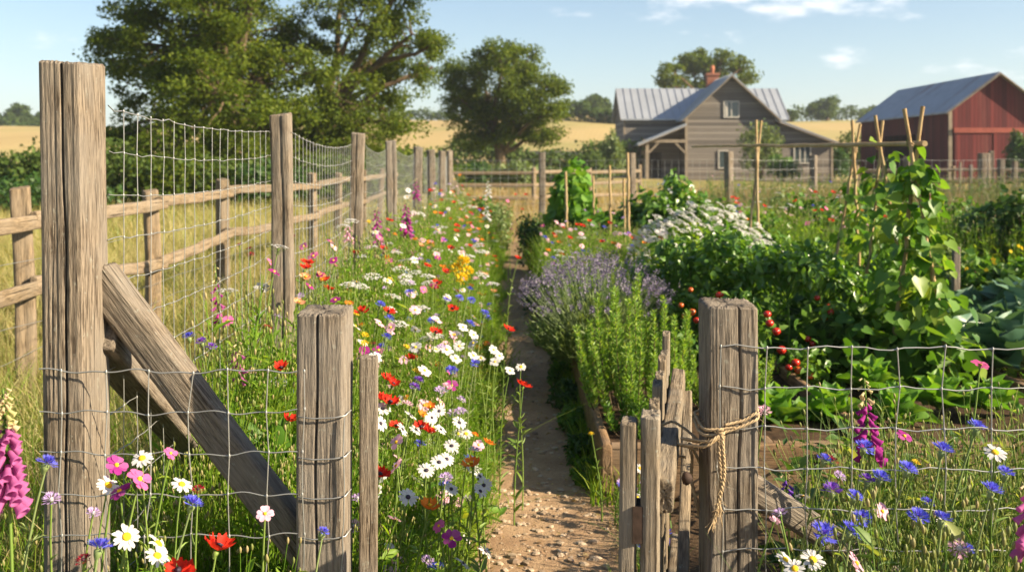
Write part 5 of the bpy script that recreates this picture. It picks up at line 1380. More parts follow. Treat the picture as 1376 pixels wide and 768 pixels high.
def h_ball(p, c, o, fr, R, rng):
    n = 60; d = nrm(rng.normal(0, 1, (n, 3)) + fr[2] * .6); s = np.full(n, R * .55)
    scatter(p, *LEAF_F, o + d * R * .4, frames(d + rng.normal(0, .3, (n, 3)), rng.normal(0, 1, (n, 3))), np.stack([s, s * .5, s], 1))
    lathe(c, [(0, -.4 * R), (R * .3, -.1 * R), (0, .2 * R)], o, fr, 6)
def h_pea(p, c, o, fr, R, rng):
    for k in range(5):
        oo = o - fr[2] * R * .45 * k + rng.normal(0, R * .12, 3); head_petals(p, oo, fr, 4, R * .55, R * .5, R * .05, .3, rng, FLORET, .5, .3)
    lathe(c, [(0, 0), (R * .1, .1 * R), (0, .3 * R)], o, fr, 5)

KINDS_ = {  # kind: (head, petal, centre, head radius, phrase, stem leaf style, category, lean of the head)
    'daisy': (h_daisy, PW, CY, .0265, 'yellow-eyed white daisy', 0, .55),
    'marguerite': (lambda p, c, o, f, R, r: h_daisy(p, c, o, f, R, r, 13, .34, .24, .10), PW, CD, .0275, 'dark-eyed white daisy', 0, .8),
    'cosmos': (h_cosmos, PPK, CY, .028, 'pink cosmos flower', 1, .8),
    'pale_cosmos': (h_cosmos, PPP, CY, .028, 'pale pink cosmos flower', 1, .7),
    'white_cosmos': (h_cosmos, PW, CY, .029, 'broad-petalled white cosmos', 1, .7),
    'poppy': (h_poppy, PRED, CD, .036, 'red poppy', 2, .45),
    'orange_poppy': (h_poppy, POR, CY, .032, 'orange poppy', 2, .45),
    'peach_poppy': (h_poppy, PPE, CY, .034, 'peach coloured poppy', 2, .45),
    'crimson_scabious': (h_scab, PCR, CD, .022, 'dark crimson scabious head', 1, .35),
    'cornflower': (h_corn, PBL, PVI, .0265, 'blue cornflower', 3, .28),
    'violet_cornflower': (h_corn, PVI, PMG, .024, 'violet cornflower', 3, .35),
    'lilac_scabious': (h_scab, PLI, PW, .024, 'lilac scabious head', 1, .4),
    'pink_scabious': (h_scab, PPP, PW, .024, 'pale pink scabious head', 1, .4),
    'magenta_cosmos': (h_cosmos, PMG, CY, .026, 'magenta cosmos flower', 1, .6),
    'yarrow': (h_umbel, PW, STEMG, .042, 'flat white yarrow head', 1, .15),
    'marigold': (h_scab, PYE, CY, .021, 'yellow marigold', 1, .4),
    'orange_marigold': (h_scab, POR, CY, .021, 'orange marigold', 1, .4),
    'goldenrod': (h_ball, PYE, CY, .05, 'feathery yellow goldenrod plume', 1, .1),
    'sweet_pea': (h_pea, PMG, STEMG, .030, 'magenta sweet pea spray', 1, .3),
}
HCLS = (.12, .2, .3, .42, .52, .64, .78, .95, 1.15)
CACHE = {}
def variant(kind, hi, v):
    key = (kind, hi, v)
    if key in CACHE: return CACHE[key]
    fn, pm, cm, R, phr, style, lean = KINDS_[kind]; h = HCLS[hi]; rng = np.random.default_rng(abs(hash((len(kind) * 31 + ord(kind[0]) * 7 + ord(kind[-3]), hi, v))) % 99991)
    sm_, p, c = MB(), MB(), MB()
    bend = rng.uniform(.04, .16) * h
    t = np.linspace(0, 1, 10); pts = np.stack([bend * t ** 2, .02 * h * np.sin(t * 5 + v) * t, h * (t - .02 * t * t)], 1)
    r = .0027 if style in (1, 3) else .0022
    tube(sm_, pts, np.linspace(r * 1.5, r * .8, 10), 5, 0, False)
    nl = int(8 + 14 * h)
    u = rng.uniform(.08, .82, nl); pos = np.stack([np.interp(u, t, pts[:, k]) for k in range(3)], 1); an = rng.uniform(0, 2 * pi, nl)
    d = np.stack([np.cos(an), np.sin(an), rng.uniform(.3, 1.3, nl)], 1); L = rng.uniform(.03, .075, nl) * (1.1 - .6 * u) * min(1, .5 + h)
    scatter(sm_, *LEAF_F, pos, frames(d, np.array([[0, 0, 1.]]).repeat(nl, 0) + rng.normal(0, .4, (nl, 3))), np.stack([L, L * (.30 if style == 2 else .16), L], 1))
    o = pts[-1]; la = lean + rng.normal(0, .12); ax = np.array([math.sin(la), rng.normal(0, .1), math.cos(la)]); fr = axis_frame(ax)
    fn(p, c, o + fr[2] * .002, fr, R * rng.uniform(.92, 1.1), rng)
    # the green cup that carries the head
    cr = R * (.34 if style == 3 else .16); lathe(sm_, [(r * .8, -cr * 2.4), (cr * .8, -cr * 1.3), (cr, -cr * .3), (cr * .6, 0)], o, fr, 7)
    st = STEMG if style == 3 else STEM
    one = MB(); one.join(sm_, mat_off=0); one.join(p, mat_off=1); one.join(c, mat_off=2)
    CACHE[key] = dict(h=h, off=o, stem=sm_.mesh(kind + '_stem', [st]), petals=p.mesh(kind + '_petals', [pm]), centre=c.mesh(kind + '_centre', [cm]), one=one.mesh(kind, [st, pm, cm]))
    return CACHE[key]
FLOWERS = []
frng = np.random.default_rng(2024)
def flower(kind, top, near=False, zone=None, big=1.0, px=None, yaw=None, label=None):
    top = np.asarray(top, float); z = max(.06, top[2]); hi = int(np.argmin([abs(math.log(z / h)) for h in HCLS])); V_ = variant(kind, hi, int(frng.integers(0, 3)))
    s = z / V_['off'][2]; yaw = frng.normal(-.85, .9) if yaw is None else yaw
    ox, oy = V_['off'][0] * s, V_['off'][1] * s
    loc = (top[0] - (ox * math.cos(yaw) - oy * math.sin(yaw)), top[1] - (ox * math.sin(yaw) + oy * math.cos(yaw)), 0)
    nm = {'marguerite': 'daisy', 'pale_cosmos': 'cosmos', 'white_cosmos': 'cosmos', 'magenta_cosmos': 'cosmos', 'orange_poppy': 'poppy', 'peach_poppy': 'poppy', 'violet_cornflower': 'cornflower', 'crimson_scabious': 'scabious', 'lilac_scabious': 'scabious', 'pink_scabious': 'scabious', 'orange_marigold': 'marigold'}.get(kind, kind)
    if near:
        o = bpy.data.objects.new(nm, None); o.empty_display_size = .02; COL.objects.link(o)
        for part in ('stem', 'petals', 'centre'):
            ch = bpy.data.objects.new('stem' if part == 'stem' else ('blossom' if part == 'petals' else 'flower_centre'), V_[part]); COL.objects.link(ch); ch.parent = o
            if part != 'stem' and big != 1.0:
                k = big; f_ = V_['off']; ch.scale = (k, k, k); ch.location = Vector(f_) * (1 - k)
    else:
        o = bpy.data.objects.new(nm, V_['one']); COL.objects.link(o)
    o.location = loc; o.rotation_euler = (0, 0, yaw); o.scale = (s, s, s); o['category'] = nm.replace('_', ' ')
    q = px or (CX + F * top[0] / top[1], HZ + F * (EYE - top[2]) / top[1])
    FLOWERS.append((o, kind, q, near, zone, label)); return o

# flowers read off the photograph, near ones by column, row and distance
NEAR = {
 'poppy': [(291, 740, 2.05, 1.02), (386, 566, 3.1), (378, 497, 3.4), (521, 511, 3.6), (527, 518, 3.55), (512, 538, 3.35), (523, 543, 3.3), (566, 576, 3.4), (576, 582, 3.35), (509, 640, 2.75), (487, 419, 4.6), (587, 381, 5.9), (606, 334, 7.8), (573, 358, 6.6), (600, 367, 6.3), (614, 304, 9.6), (614, 312, 9.2), (478, 341, 6.6), (608, 416, 5.2), (585, 448, 4.8), (682, 443, 5.6), (696, 348, 7.6), (240, 769, 2.05), (703, 519, 4.1)],
 'orange_poppy': [(578, 327, 8), (558, 323, 8), (601, 282, 11.5), (634, 625, 3.1), (577, 683, 2.7), (578, 549, 3.6), (655, 596, 3.8)],
 'peach_poppy': [(401, 408, 4.1), (410, 374, 4.7), (430, 371, 5.0), (566, 331, 7.6)],
 'marguerite': [(621, 757, 2.75, .95), (652, 741, 2.85, .95), (650, 652, 3.3), (644, 640, 3.35), (606, 657, 3.1), (573, 632, 3.1), (590, 621, 3.2), (600, 617, 3.25), (626, 625, 3.3), (540, 577, 3.2), (511, 569, 3.1), (607, 599, 3.4), (590, 552, 3.55), (580, 561, 3.5), (592, 577, 3.4), (551, 558, 3.4), (514, 549, 3.3), (617, 568, 3.6), (548, 668, 2.8), (645, 660, 3.25)],
 'daisy': [(211, 747, 2.12, 1.05), (212, 731, 2.16), (191, 616, 2.3), (145, 652, 2.22), (170, 721, 2.15), (1092, 752, 2.12, 1.05), (1055, 752, 2.12, .85), (1068, 764, 2.05, .9), (1337, 608, 2.3), (1078, 667, 2.7), (244, 651, 2.25), (700, 493, 4.2), (1268, 703, 2.3, .7)],
 'white_cosmos': [(504, 480, 3.6), (497, 495, 3.5), (558, 443, 4.6), (563, 420, 5), (585, 429, 4.9), (636, 450, 4.9), (617, 465, 4.5), (636, 461, 4.7), (636, 478, 4.5), (612, 482, 4.4), (663, 470, 4.8), (671, 478, 4.7), (685, 498, 4.4), (611, 450, 4.7), (526, 416, 4.7), (665, 486, 4.5), (622, 440, 5.0), (600, 470, 4.3), (570, 498, 3.9)],
 'yarrow': [(352, 386, 4.6), (305, 392, 3.9), (538, 362, 6.2), (543, 351, 6.5), (558, 367, 6.2), (528, 399, 5.3), (648, 370, 6.5), (663, 382, 6.2), (643, 330, 7.8), (646, 339, 7.4), (521, 328, 7.2), (470, 384, 5.2), (484, 385, 5.4), (575, 372, 6.0), (500, 372, 5.7), (555, 300, 9.6), (590, 306, 9.5), (630, 345, 7.2), (565, 262, 13), (605, 268, 13.5), (532, 340, 7), (548, 380, 5.8)],
 'cosmos': [(187, 644, 2.2, 1.05), (408, 331, 5.2), (364, 353, 4.8), (421, 344, 5.2), (306, 431, 3.8), (229, 609, 2.3, .6), (1317, 490, 2.7, .8), (590, 706, 2.7, .7)],
 'pale_cosmos': [(448, 332, 5.6), (533, 594, 3.15), (533, 626, 2.95), (1150, 757, 2.1), (356, 690, 2.3, .7), (1185, 687, 2.35, .8), (608, 450, 4.7), (491, 505, 3.5), (525, 440, 4.4)],
 'magenta_cosmos': [(156, 625, 2.25), (161, 660, 2.2), (430, 369, 5.0), (450, 356, 5.3), (448, 350, 5.4), (607, 723, 2.65), (1215, 586, 2.6, .8), (430, 470, 3.6, .7)],
 'crimson_scabious': [(335, 335, 4.9), (337, 343, 4.9), (359, 441, 3.5), (266, 658, 2.3, .8), (1118, 619, 2.5), (112, 753, 2.1, .8), (392, 318, 4.95, .8), (322, 330, 5)],
 'cornflower': [(258, 678, 2.2, 1.05), (133, 737, 2.1), (63, 623, 2.2, .8), (434, 715, 2.35, .6), (1161, 602, 2.5), (1219, 632, 2.35, 1.05), (1183, 643, 2.35, 1.05), (1266, 606, 2.4, 1.1), (1312, 575, 2.45), (1332, 660, 2.25, 1.1), (1234, 696, 2.2, 1.1), (1266, 698, 2.25, .8), (1148, 668, 2.3, .9), (1106, 719, 2.15, 1.1), (1143, 715, 2.15), (1159, 697, 2.2, .9), (1108, 618, 2.5, .8), (1351, 636, 2.3, .8), (1296, 738, 2.12, .7), (1245, 676, 2.5, .7),
               (254, 453, 3.5), (523, 429, 4.4), (519, 454, 4.1), (511, 410, 4.7), (600, 404, 5.3), (617, 401, 5.4), (633, 404, 5.4), (651, 422, 5.2), (607, 499, 4.0), (638, 489, 4.3), (631, 389, 5.8), (631, 436, 4.9)],
 'violet_cornflower': [(271, 460, 3.4), (284, 467, 3.4), (1118, 660, 2.3, 1.1), (1165, 646, 2.35, .9), (562, 512, 3.7), (557, 521, 3.6)],
 'lilac_scabious': [(69, 672, 2.15), (593, 468, 4.3), (599, 643, 3.0), (619, 553, 3.6), (638, 606, 3.3), (591, 525, 3.7), (125, 690, 2.15, .8), (1048, 690, 2.3, .7), (1128, 640, 2.4, .7)],
 'pink_scabious': [(1288, 737, 2.1), (547, 544, 3.5), (1027, 553, 2.8), (640, 375, 6.3), (600, 520, 3.8), (1040, 700, 2.2, .7)],
 'marigold': [(524, 376, 5.6), (490, 451, 4.0), (490, 462, 3.9), (546, 467, 4.2), (560, 500, 3.9), (1230, 622, 2.5, .7), (795, 583, 4.1, .8)],
 'orange_marigold': [(638, 585, 3.7), (520, 346, 6.8), (433, 376, 5.0)],
 'goldenrod': [(622, 352, 6.6), (628, 366, 6.4), (612, 362, 6.6), (620, 375, 6.2)],
 'sweet_pea': [(688, 301, 10.5), (556, 338, 7.4), (505, 345, 7)],
}
for kind, lst in NEAR.items():
    for it in lst:
        x, y, d = it[:3]; big = it[3] if len(it) > 3 else .95
        p = P(x, y, d); flower(kind, p, d < 4.75, 'strip' if p[0] < .3 else 'right', big, (x, y))
def canopy(x, y):
    """how tall the green of the flower strip stands"""
    h = .60 + .12 * sstep(3.5, 8.5, y) - .06 * sstep(12, 19, y) + .34 * sstep(-.5, -1.0, x) * sstep(2.6, 3.6, y)
    h = h * (1 - .70 * sstep(-.46, -.08, x)) * (1 + .10 * np.sin(x * 7 + y * 2.3) + .08 * np.sin(x * 13 - y * 5.1))
    return h
def weights(d): return list(d.keys()), np.array(list(d.values()), float) / sum(d.values())
kk, ww = weights(dict(daisy=7, marguerite=3, white_cosmos=4, yarrow=12, poppy=12, orange_poppy=5, peach_poppy=3, cornflower=9, lilac_scabious=5, pale_cosmos=8, cosmos=3, magenta_cosmos=4, marigold=3, orange_marigold=3, pink_scabious=6))
for i in range(250):
    y = 4.2 + 14.3 * frng.random() ** 1.5; x = frng.uniform(-1.02, -.14)
    wp_ = ww * np.exp(2.2 * np.sin(x * 3.1 + y * 1.3 + np.arange(len(ww)) * 2.1) * np.cos(y * .9 + np.arange(len(ww)) * 1.3)); wp_ /= wp_.sum()
    flower(frng.choice(kk, p=wp_), (x, y, float(canopy(x, y)) + frng.uniform(-.06, .13)), False, 'strip')
# more heads in the near part of the strip
kk1, ww1 = weights(dict(marguerite=6, pale_cosmos=5, lilac_scabious=4, cornflower=4, orange_marigold=2, pink_scabious=3, white_cosmos=6, daisy=4))
for i in range(30):
    y = frng.uniform(2.75, 4.3); x = frng.uniform(-.60, -.16) if y > 3.2 else frng.uniform(-.50, -.2)
    flower(frng.choice(kk1, p=ww1), (x, y, float(canopy(x, y)) * frng.uniform(.62, 1.02)), False, 'strip', .9)
kk3, ww3 = weights(dict(daisy=6, poppy=6, orange_poppy=4, cornflower=5, lilac_scabious=6, pink_scabious=8, pale_cosmos=5, marigold=3, orange_marigold=4, yarrow=4, crimson_scabious=3, magenta_cosmos=3))
for i in range(190):
    y = 3.6 + 13 * frng.random() ** 1.35; x = frng.uniform(-1.0, -.14)
    flower(frng.choice(kk3, p=ww3), (x, y, float(canopy(x, y)) * frng.uniform(.72, 1.05)), False, 'strip')
    o = FLOWERS[-1][0]; k_ = frng.uniform(.86, .98); o.scale = o.scale * k_
# the flower patch right of the path and the feverfew
kk2, ww2 = weights(dict(poppy=14, orange_poppy=4, pale_cosmos=12, pink_scabious=12, lilac_scabious=10, cornflower=6, yarrow=8, magenta_cosmos=3, cosmos=4))
for it in [('poppy', 792, 298, 10), ('poppy', 776, 303, 9.8), ('poppy', 782, 304, 9.8), ('poppy', 765, 320, 9.4), ('poppy', 809, 326, 9), ('orange_poppy', 824, 328, 9), ('cosmos', 859, 327, 9), ('lilac_scabious', 786, 283, 10.5), ('pink_scabious', 803, 285, 10.5), ('pink_scabious', 824, 287, 10.3), ('lilac_scabious', 838, 293, 10), ('cornflower', 812, 306, 10),
           ('poppy', 1069, 271, 12), ('poppy', 1104, 283, 11.5), ('poppy', 1094, 284, 11.6), ('poppy', 1117, 297, 11), ('poppy', 1188, 292, 9.5), ('poppy', 1056, 335, 9), ('poppy', 707, 262, 16), ('poppy', 693, 262, 16.5), ('cosmos', 682, 270, 16), ('poppy', 702, 282, 14), ('magenta_cosmos', 995, 285, 11), ('orange_poppy', 1132, 258, 13), ('pink_scabious', 1082, 262, 13), ('pink_scabious', 986, 236, 18), ('pink_scabious', 957, 237, 18), ('cosmos', 1085, 300, 10.5)]:
    flower(it[0], P(*it[1:]), False, 'patch')
for i in range(80):
    y = frng.uniform(8.3, 11.5); x = frng.uniform(.45, 1.45) if i % 3 else frng.uniform(.25, .7)
    flower(frng.choice(kk2, p=ww2), (x, y, .62 + frng.uniform(-.06, .2)), False, 'patch')
for i in range(80):
    y = frng.uniform(9.8, 14); x = frng.uniform(.22, .42) * y
    flower(frng.choice(kk2, p=ww2), (x, y, frng.uniform(.8, 1.2)), False, 'patch')
fever = bush('feverfew', 'bushy feverfew, a mass of small white flowers behind the tomatoes', 'feverfew', gp(945, 8.7), .60, .5, 1.02, 2600, .055, G_MEADOW, 720, None, LEAF_F, 12, .5)[0]
r_ = np.random.default_rng(4); hb, hc = MB(), MB()
for i in range(280):
    a = r_.uniform(0, 2 * pi); q = math.sqrt(r_.uniform(0, 1)); c = fever.location
    o = np.array([c.x + math.cos(a) * q * .66, c.y + math.sin(a) * q * .55, 1.12 * (1 - .34 * q * q) * r_.uniform(.86, 1.03)])
    h_umbel(hb, hc, o, axis_frame((r_.normal(.45, .3), r_.normal(-.3, .3), 1)), r_.uniform(.026, .046), r_)
o = hb.build('blossom', PW, fever); o['kind'] = 'stuff'; hc.build('flower_stem', STEM, fever)['kind'] = 'stuff'
# raspberry leaf highlights painted as white petals, and yellow nasturtium flowers
for par, n, m_, R in (('raspberry_bush', 16, PW, .018), ('nasturtium', 22, PYE, .017)):
    src = bpy.data.objects[par]; c = src.location; hb = MB(); hh = 1.4 if par[0] == 'r' else .85; rr = .5
    for i in range(n):
        a = r_.uniform(-2.6, .2); e = r_.uniform(.1, 1.2); o = np.array([c.x + math.cos(a) * math.cos(e) * rr, c.y + math.sin(a) * math.cos(e) * rr, hh * (.45 + .5 * math.sin(e))])
        d = nrm(np.array([[math.cos(a), math.sin(a), .5]]))[0]; head_petals(hb, o, axis_frame(d), 5, R, R * .8, R * .05, .2, r_)
    hb.build('blossom', m_, src)['kind'] = 'stuff'  # petals on the raspberry stand in for light glinting off leaves

# foxgloves
BELL = MB(); lathe(BELL, [(.0, 0), (.28, .06), (.34, .3), (.40, .62), (.50, .88), (.62, 1.0), (.54, 1.03)], (0, 0, 0), None, 9, 0, lambda t, i: 1 + (.10 * math.sin(2 * t) if i > 3 else 0))
def foxglove(label, tip, base_y, n, size, seed, mat=PFG, parts=True, leafy=True, budn=.35):
    rng = np.random.default_rng(seed); tip = np.asarray(tip, float); g = np.array([tip[0] + rng.normal(0, .02), tip[1], 0.])
    t = thing('foxglove', label, 'foxglove', g) if parts else None
    tt = np.linspace(0, 1, 14)[:, None]; pts = g + (tip - g) * tt + np.array([.02, 0, 0]) * np.sin(tt * 3)
    sb = MB(); tube(sb, pts, np.linspace(.006, .002, 14), 6, 0, False)
    lb = MB()
    for i in range(9):
        a = rng.uniform(0, 6.3); z = rng.uniform(.05, .55) * tip[2]; big_leaf(lb, g + np.array([0, 0, z]), (math.cos(a), math.sin(a), .6), (-.4 * math.cos(a), -.4 * math.sin(a), 1), .13, .05, .2, .3, .04, rng, nu=5, nv=5)
    H_ = tip[2] - base_y; bells = MB()
    buds = MB()
    for i in range(n):
        f = i / (n - 1); z = base_y + H_ * f ** .95; a = i * 2.4 + rng.normal(0, .3); s = size * (1.05 - .78 * f) * rng.uniform(.9, 1.1)
        ax = np.array([math.cos(a), math.sin(a) * .9 - .35, -.55 - .3 * (1 - f)]); fr = axis_frame(ax); p = np.array([np.interp(z, pts[:, 2], pts[:, 0]), np.interp(z, pts[:, 2], pts[:, 1]), z])
        tv = np.concatenate(BELL.v) * np.array([s * .54, s * .54, s]) @ fr + p + np.array([math.cos(a), math.sin(a), 0]) * .006
        tgt = bells if f < 1 - budn else buds
        if parts and f < 1 - budn:
            m1 = MB(); m1.add(tv, BELL.f[0][0]); m1.build('bell', mat, t)
        elif parts or True:
            tgt.add(tv, BELL.f[0][0])
        lathe(lb, [(.001, 0), (s * .16, s * .05), (s * .12, s * .3)], p, fr, 5)
    if parts:
        sb.build('stem', STEM, t); lb.build('foliage', G_MID, t); buds.build('bud', PBUD, t); return t
    one = MB(); one.join(sb); one.join(bells, mat_off=1); one.join(lb, mat_off=2); one.join(buds, mat_off=3)
    return tag(one.build('foxglove', [STEM, mat, G_MID, PBUD], None, g), label, 'foxglove')
PBUD = petal_mat('foxglove_bud', (.62, .45, .30), (.50, .50, .20))
foxglove('large pink foxglove at the edge of the view, in front of the tall corner post', P(2, 522, 2.0), P(10, 668, 2.0)[2], 64, .040, 1, budn=.36)
foxglove('magenta foxglove behind the wire mesh, over the low bed board', P(1160, 508, 2.75), P(1162, 606, 2.75)[2], 26, .042, 2, PMG)
foxglove('bright pink foxglove at the bottom edge of the view, beyond the cornflowers', P(1378, 652, 2.05), P(1370, 735, 2.05)[2], 18, .044, 3, PFG, budn=.15)
foxglove('small purple foxglove beside the short brace of the gate post with twine', P(1054, 632, 2.7), P(1050, 668, 2.7)[2], 12, .022, 4, PVI, False)
foxglove('pink foxglove spike just right of the leaning brace top', P(318, 452, 3.5), P(316, 506, 3.5)[2], 16, .034, 5, PFG, True)
foxglove('slim pink foxglove against the wire fence, before the second post', P(288, 355, 4.0), P(290, 432, 4.0)[2], 18, .03, 6, PMG, False)
foxglove('tall purple foxglove nearest the third post of the wire fence', P(505, 276, 7.6), P(505, 332, 7.6)[2], 26, .055, 7, PMG, False, budn=.1)
foxglove('dark purple foxglove before the fourth post of the wire fence', P(545, 270, 8.2), P(541, 311, 8.2)[2], 24, .06, 8, PMG, False, budn=.1)
foxglove('distant foxglove by the fifth post of the wire fence', P(558, 240, 11), P(558, 265, 11)[2], 14, .05, 9, PMG, False, budn=.1)
foxglove('cream foxglove near the path in the far flower strip', P(655, 240, 13), P(654, 262, 13)[2], 14, .05, 10, PW, False, budn=.1)
foxglove('white foxglove spike in the middle of the far flower strip', P(652, 272, 11), P(654, 292, 11)[2], 12, .05, 11, PW, False, budn=.1)
foxglove('pale pink foxglove close to the wire fence between second and third posts', P(467, 300, 6.5), P(466, 322, 6.5)[2], 14, .035, 12, PPP, False, budn=.1)

# labels: a near flower is singled out by its nearness to something one can find; far ones share theirs within a group
LMK = {'the batten gate post': (442, 470), 'the leaning brace top': (150, 400), 'the leaning brace foot': (395, 715), 'the tall corner post': (104, 620), 'the second fence post': (378, 350), 'the lavender bush': (795, 430),
       'the twine-bound gate post': (975, 600), 'the raised bed corner': (820, 605), 'the bean cane feet': (1235, 470), 'the low bed board': (1090, 590), 'the magenta foxglove': (1160, 560), 'the large pink foxglove': (15, 610),
       'the hanging twine end': (958, 690), 'the path stones': (720, 740), 'the dock plant': (365, 450), 'the third fence post': (481, 290)}
ORD = ['closest', 'second closest', 'third closest', 'fourth closest', 'fifth closest', 'sixth closest', 'seventh closest', 'eighth closest', 'ninth closest', 'tenth closest', 'eleventh closest', 'twelfth closest']
GRP = {'strip': ('flower strip between the wire fence and the path', 'in the flower strip left of the path'), 'patch': ('flowers in the patch right of the path', 'in the flower patch between path and farmhouse'), 'right': ('flowers behind the near wire mesh', 'growing through the near mesh')}
PLUR = lambda s: s
from collections import defaultdict
byk = defaultdict(list)
for rec in FLOWERS: byk[KINDS_[rec[1]][4]].append(rec)
for phr, recs in byk.items():
    rank = {}
    for lm, q in LMK.items():
        for r0, rec in enumerate(sorted(recs, key=lambda r: (r[2][0] - q[0]) ** 2 + (r[2][1] - q[1]) ** 2)): rank.setdefault(rec[0].name, []).append((r0, lm))
    for o, kind, q, near, zone, lab in recs:
        g, w_ = GRP[zone]; o['group'] = PLUR(phr) + ' among the ' + g if False else (PLUR(phr) + 's ' + w_)
        if near:
            r0, lm = min(rank[o.name])
            o['label'] = f'{phr}, {ORD[r0]} to {lm}' if r0 < len(ORD) else f'{phr} {w_}'
        else:
            o['label'] = f'small {phr} {w_}, further off'

# ------------------------------------------------------------------ the green mass
def sprig(seed, h=1.0, nl=16, lw=.17, ll=.11, branch=2, bud=True, r=.0032):
    rng = np.random.default_rng(seed); g, b = MB(), MB()
    t = np.linspace(0, 1, 6); pts = np.stack([.12 * t ** 2 * rng.uniform(-1, 1.4), .10 * t ** 2 * rng.uniform(-1, 1), h * t], 1); tube(g, pts, np.linspace(r, r * .5, 6), 3, 0, False)
    tips = [pts[-1]]
    for k in range(branch):
        u = rng.uniform(.5, .8); p0 = np.array([np.interp(u, t, pts[:, c]) for c in range(3)]); a = rng.uniform(0, 6.3); e = p0 + np.array([math.cos(a) * .09, math.sin(a) * .09, (1.02 - u) * h * rng.uniform(.6, 1.1)])
        tube(g, [p0, (p0 + e) / 2 + np.array([math.cos(a) * .02, math.sin(a) * .02, 0]), e], [r * .6, r * .5, r * .4], 3, 0, False); tips.append(e)
    u = rng.uniform(.05, .9, nl); pos = np.stack([np.interp(u, t, pts[:, c]) for c in range(3)], 1); a = rng.uniform(0, 6.3, nl)
    d = np.stack([np.cos(a), np.sin(a), rng.uniform(.2, 1.6, nl)], 1); L = ll * rng.uniform(.6, 1.25, nl) * (1.15 - .7 * u)
    scatter(g, *LEAF_F, pos, frames(d, np.array([[0, 0, 1.]]).repeat(nl, 0) + rng.normal(0, .5, (nl, 3))), np.stack([L, L * lw, L], 1))
    if bud:
        for e in tips: lathe(b, [(0, -.012), (.0045, -.004), (.0055, .006), (.0025, .014), (0, .016)], e, None, 5)
    return g, b
def strew(mb, tm, pos, h, rng, mats=(0, 1), tilt=.12):
    n = len(pos); a = rng.uniform(0, 2 * pi, n); up = nrm(np.stack([rng.normal(0, tilt, n), rng.normal(0, tilt, n), np.ones(n)], 1)); x = nrm(np.stack([np.cos(a), np.sin(a), np.zeros(n)], 1)); y = nrm(np.cross(up, x)); x = np.cross(y, up)
    fr = np.stack([x, y, up], 1)
    for part, m_ in zip(tm, mats):
        if not part.n: continue
        V = np.concatenate(part.v); faces = [tuple(f) for A, _, _ in part.f for f in A]; scatter(mb, V, faces, pos, fr, h, m_)
BUDM = leaf_mat('seed_bud', [(.14, .17, .04), (.18, .20, .05), (.34, .27, .13)], .2)
SPR = [sprig(1), sprig(2, nl=22, lw=.12, ll=.15), sprig(3, nl=12, lw=.3, ll=.10, branch=3), sprig(4, nl=26, lw=.22, ll=.085, branch=1, bud=False), sprig(5, nl=9, lw=.1, ll=.16, branch=3), sprig(6, nl=18, lw=.44, ll=.14, branch=2), sprig(7, nl=20, lw=.55, ll=.11, branch=3)]
g = np.random.default_rng(10)
def strip_pts(n, y0, y1, pw=1.0, x0=-1.04, x1=-.13):
    y = y0 + (y1 - y0) * g.random(n) ** pw; e = np.where(y < 3.3, -.20, x1) + .05 * np.sin(y * 3.1) + .04 * np.sin(y * 7.7 + 1) + .02 * np.sin(y * 17)
    x = x0 + (e - x0) * g.random(n); return x, y
# the strip: grasses and fine stems
mb = MB()
for n, y0, y1, wd in ((11000, 2.62, 5.0, .0045), (12000, 5.0, 9.5, .006), (11000, 9.5, 19, .009)):
    x, y = strip_pts(n, y0, y1); k_ = (x > -.46 + .06 * np.sin(y * 9)) | (y > 4.0) | (g.random(n) < .16); x, y = x[k_], y[k_]; n = len(x); c = canopy(x, y); blades(mb, np.stack([x, y, 0 * x], 1), c * g.uniform(.5, .95, n), np.full(n, wd) * g.uniform(.6, 1.3, n), g.normal(0, .18, n), g.uniform(.1, .5, n), g)
tag(mb.build('meadow_grass', G_MEADOW), 'fine bright green stems and grasses filling the flower strip', 'grass', kind='stuff')
mb = MB()
for k, n in enumerate((1100, 1100, 1100, 1200, 800)):
    x, y = strip_pts(n, 2.62, 18.5, 1.7); strew(mb, SPR[k], np.stack([x, y, 0 * x], 1), canopy(x, y) * g.uniform(.6, 1.0, n), g)
for k, n in ((5, 60), (6, 60), (3, 50), (2, 40)):
    x = g.uniform(-1.02, -.46, n); y = g.uniform(2.62, 4.1, n); strew(mb, SPR[k], np.stack([x, y, 0 * x], 1), g.uniform(.35, .68, n), g)
for k, n in ((5, 190), (6, 210), (3, 160)):
    x, y = strip_pts(n, 2.8, 9.0, 1.4); strew(mb, SPR[k], np.stack([x, y, 0 * x], 1), canopy(x, y) * g.uniform(.5, .85, n), g)
tag(mb.build('meadow_foliage', [G_MEADOW, BUDM]), 'leafy stems and seed buds between the flowers of the strip', 'foliage', kind='stuff')
# the leafy skirt that spills towards the path
mb = MB()
for k, n in ((1, 240), (3, 260), (5, 120), (6, 120), (2, 160)):
    y = 2.75 + 7 * g.random(n) ** 1.2; x = path_c(y) - .27 - np.abs(g.normal(0, .10, n)); x = np.where(y < 3.4, x - .04, x); strew(mb, SPR[k], np.stack([x, y, 0 * x], 1), g.uniform(.12, .38, n), g, tilt=.35)
tag(mb.build('border_foliage', [G_MEADOW, BUDM]), 'low leafy growth spilling from the flower strip onto the path edge', 'foliage', kind='stuff')
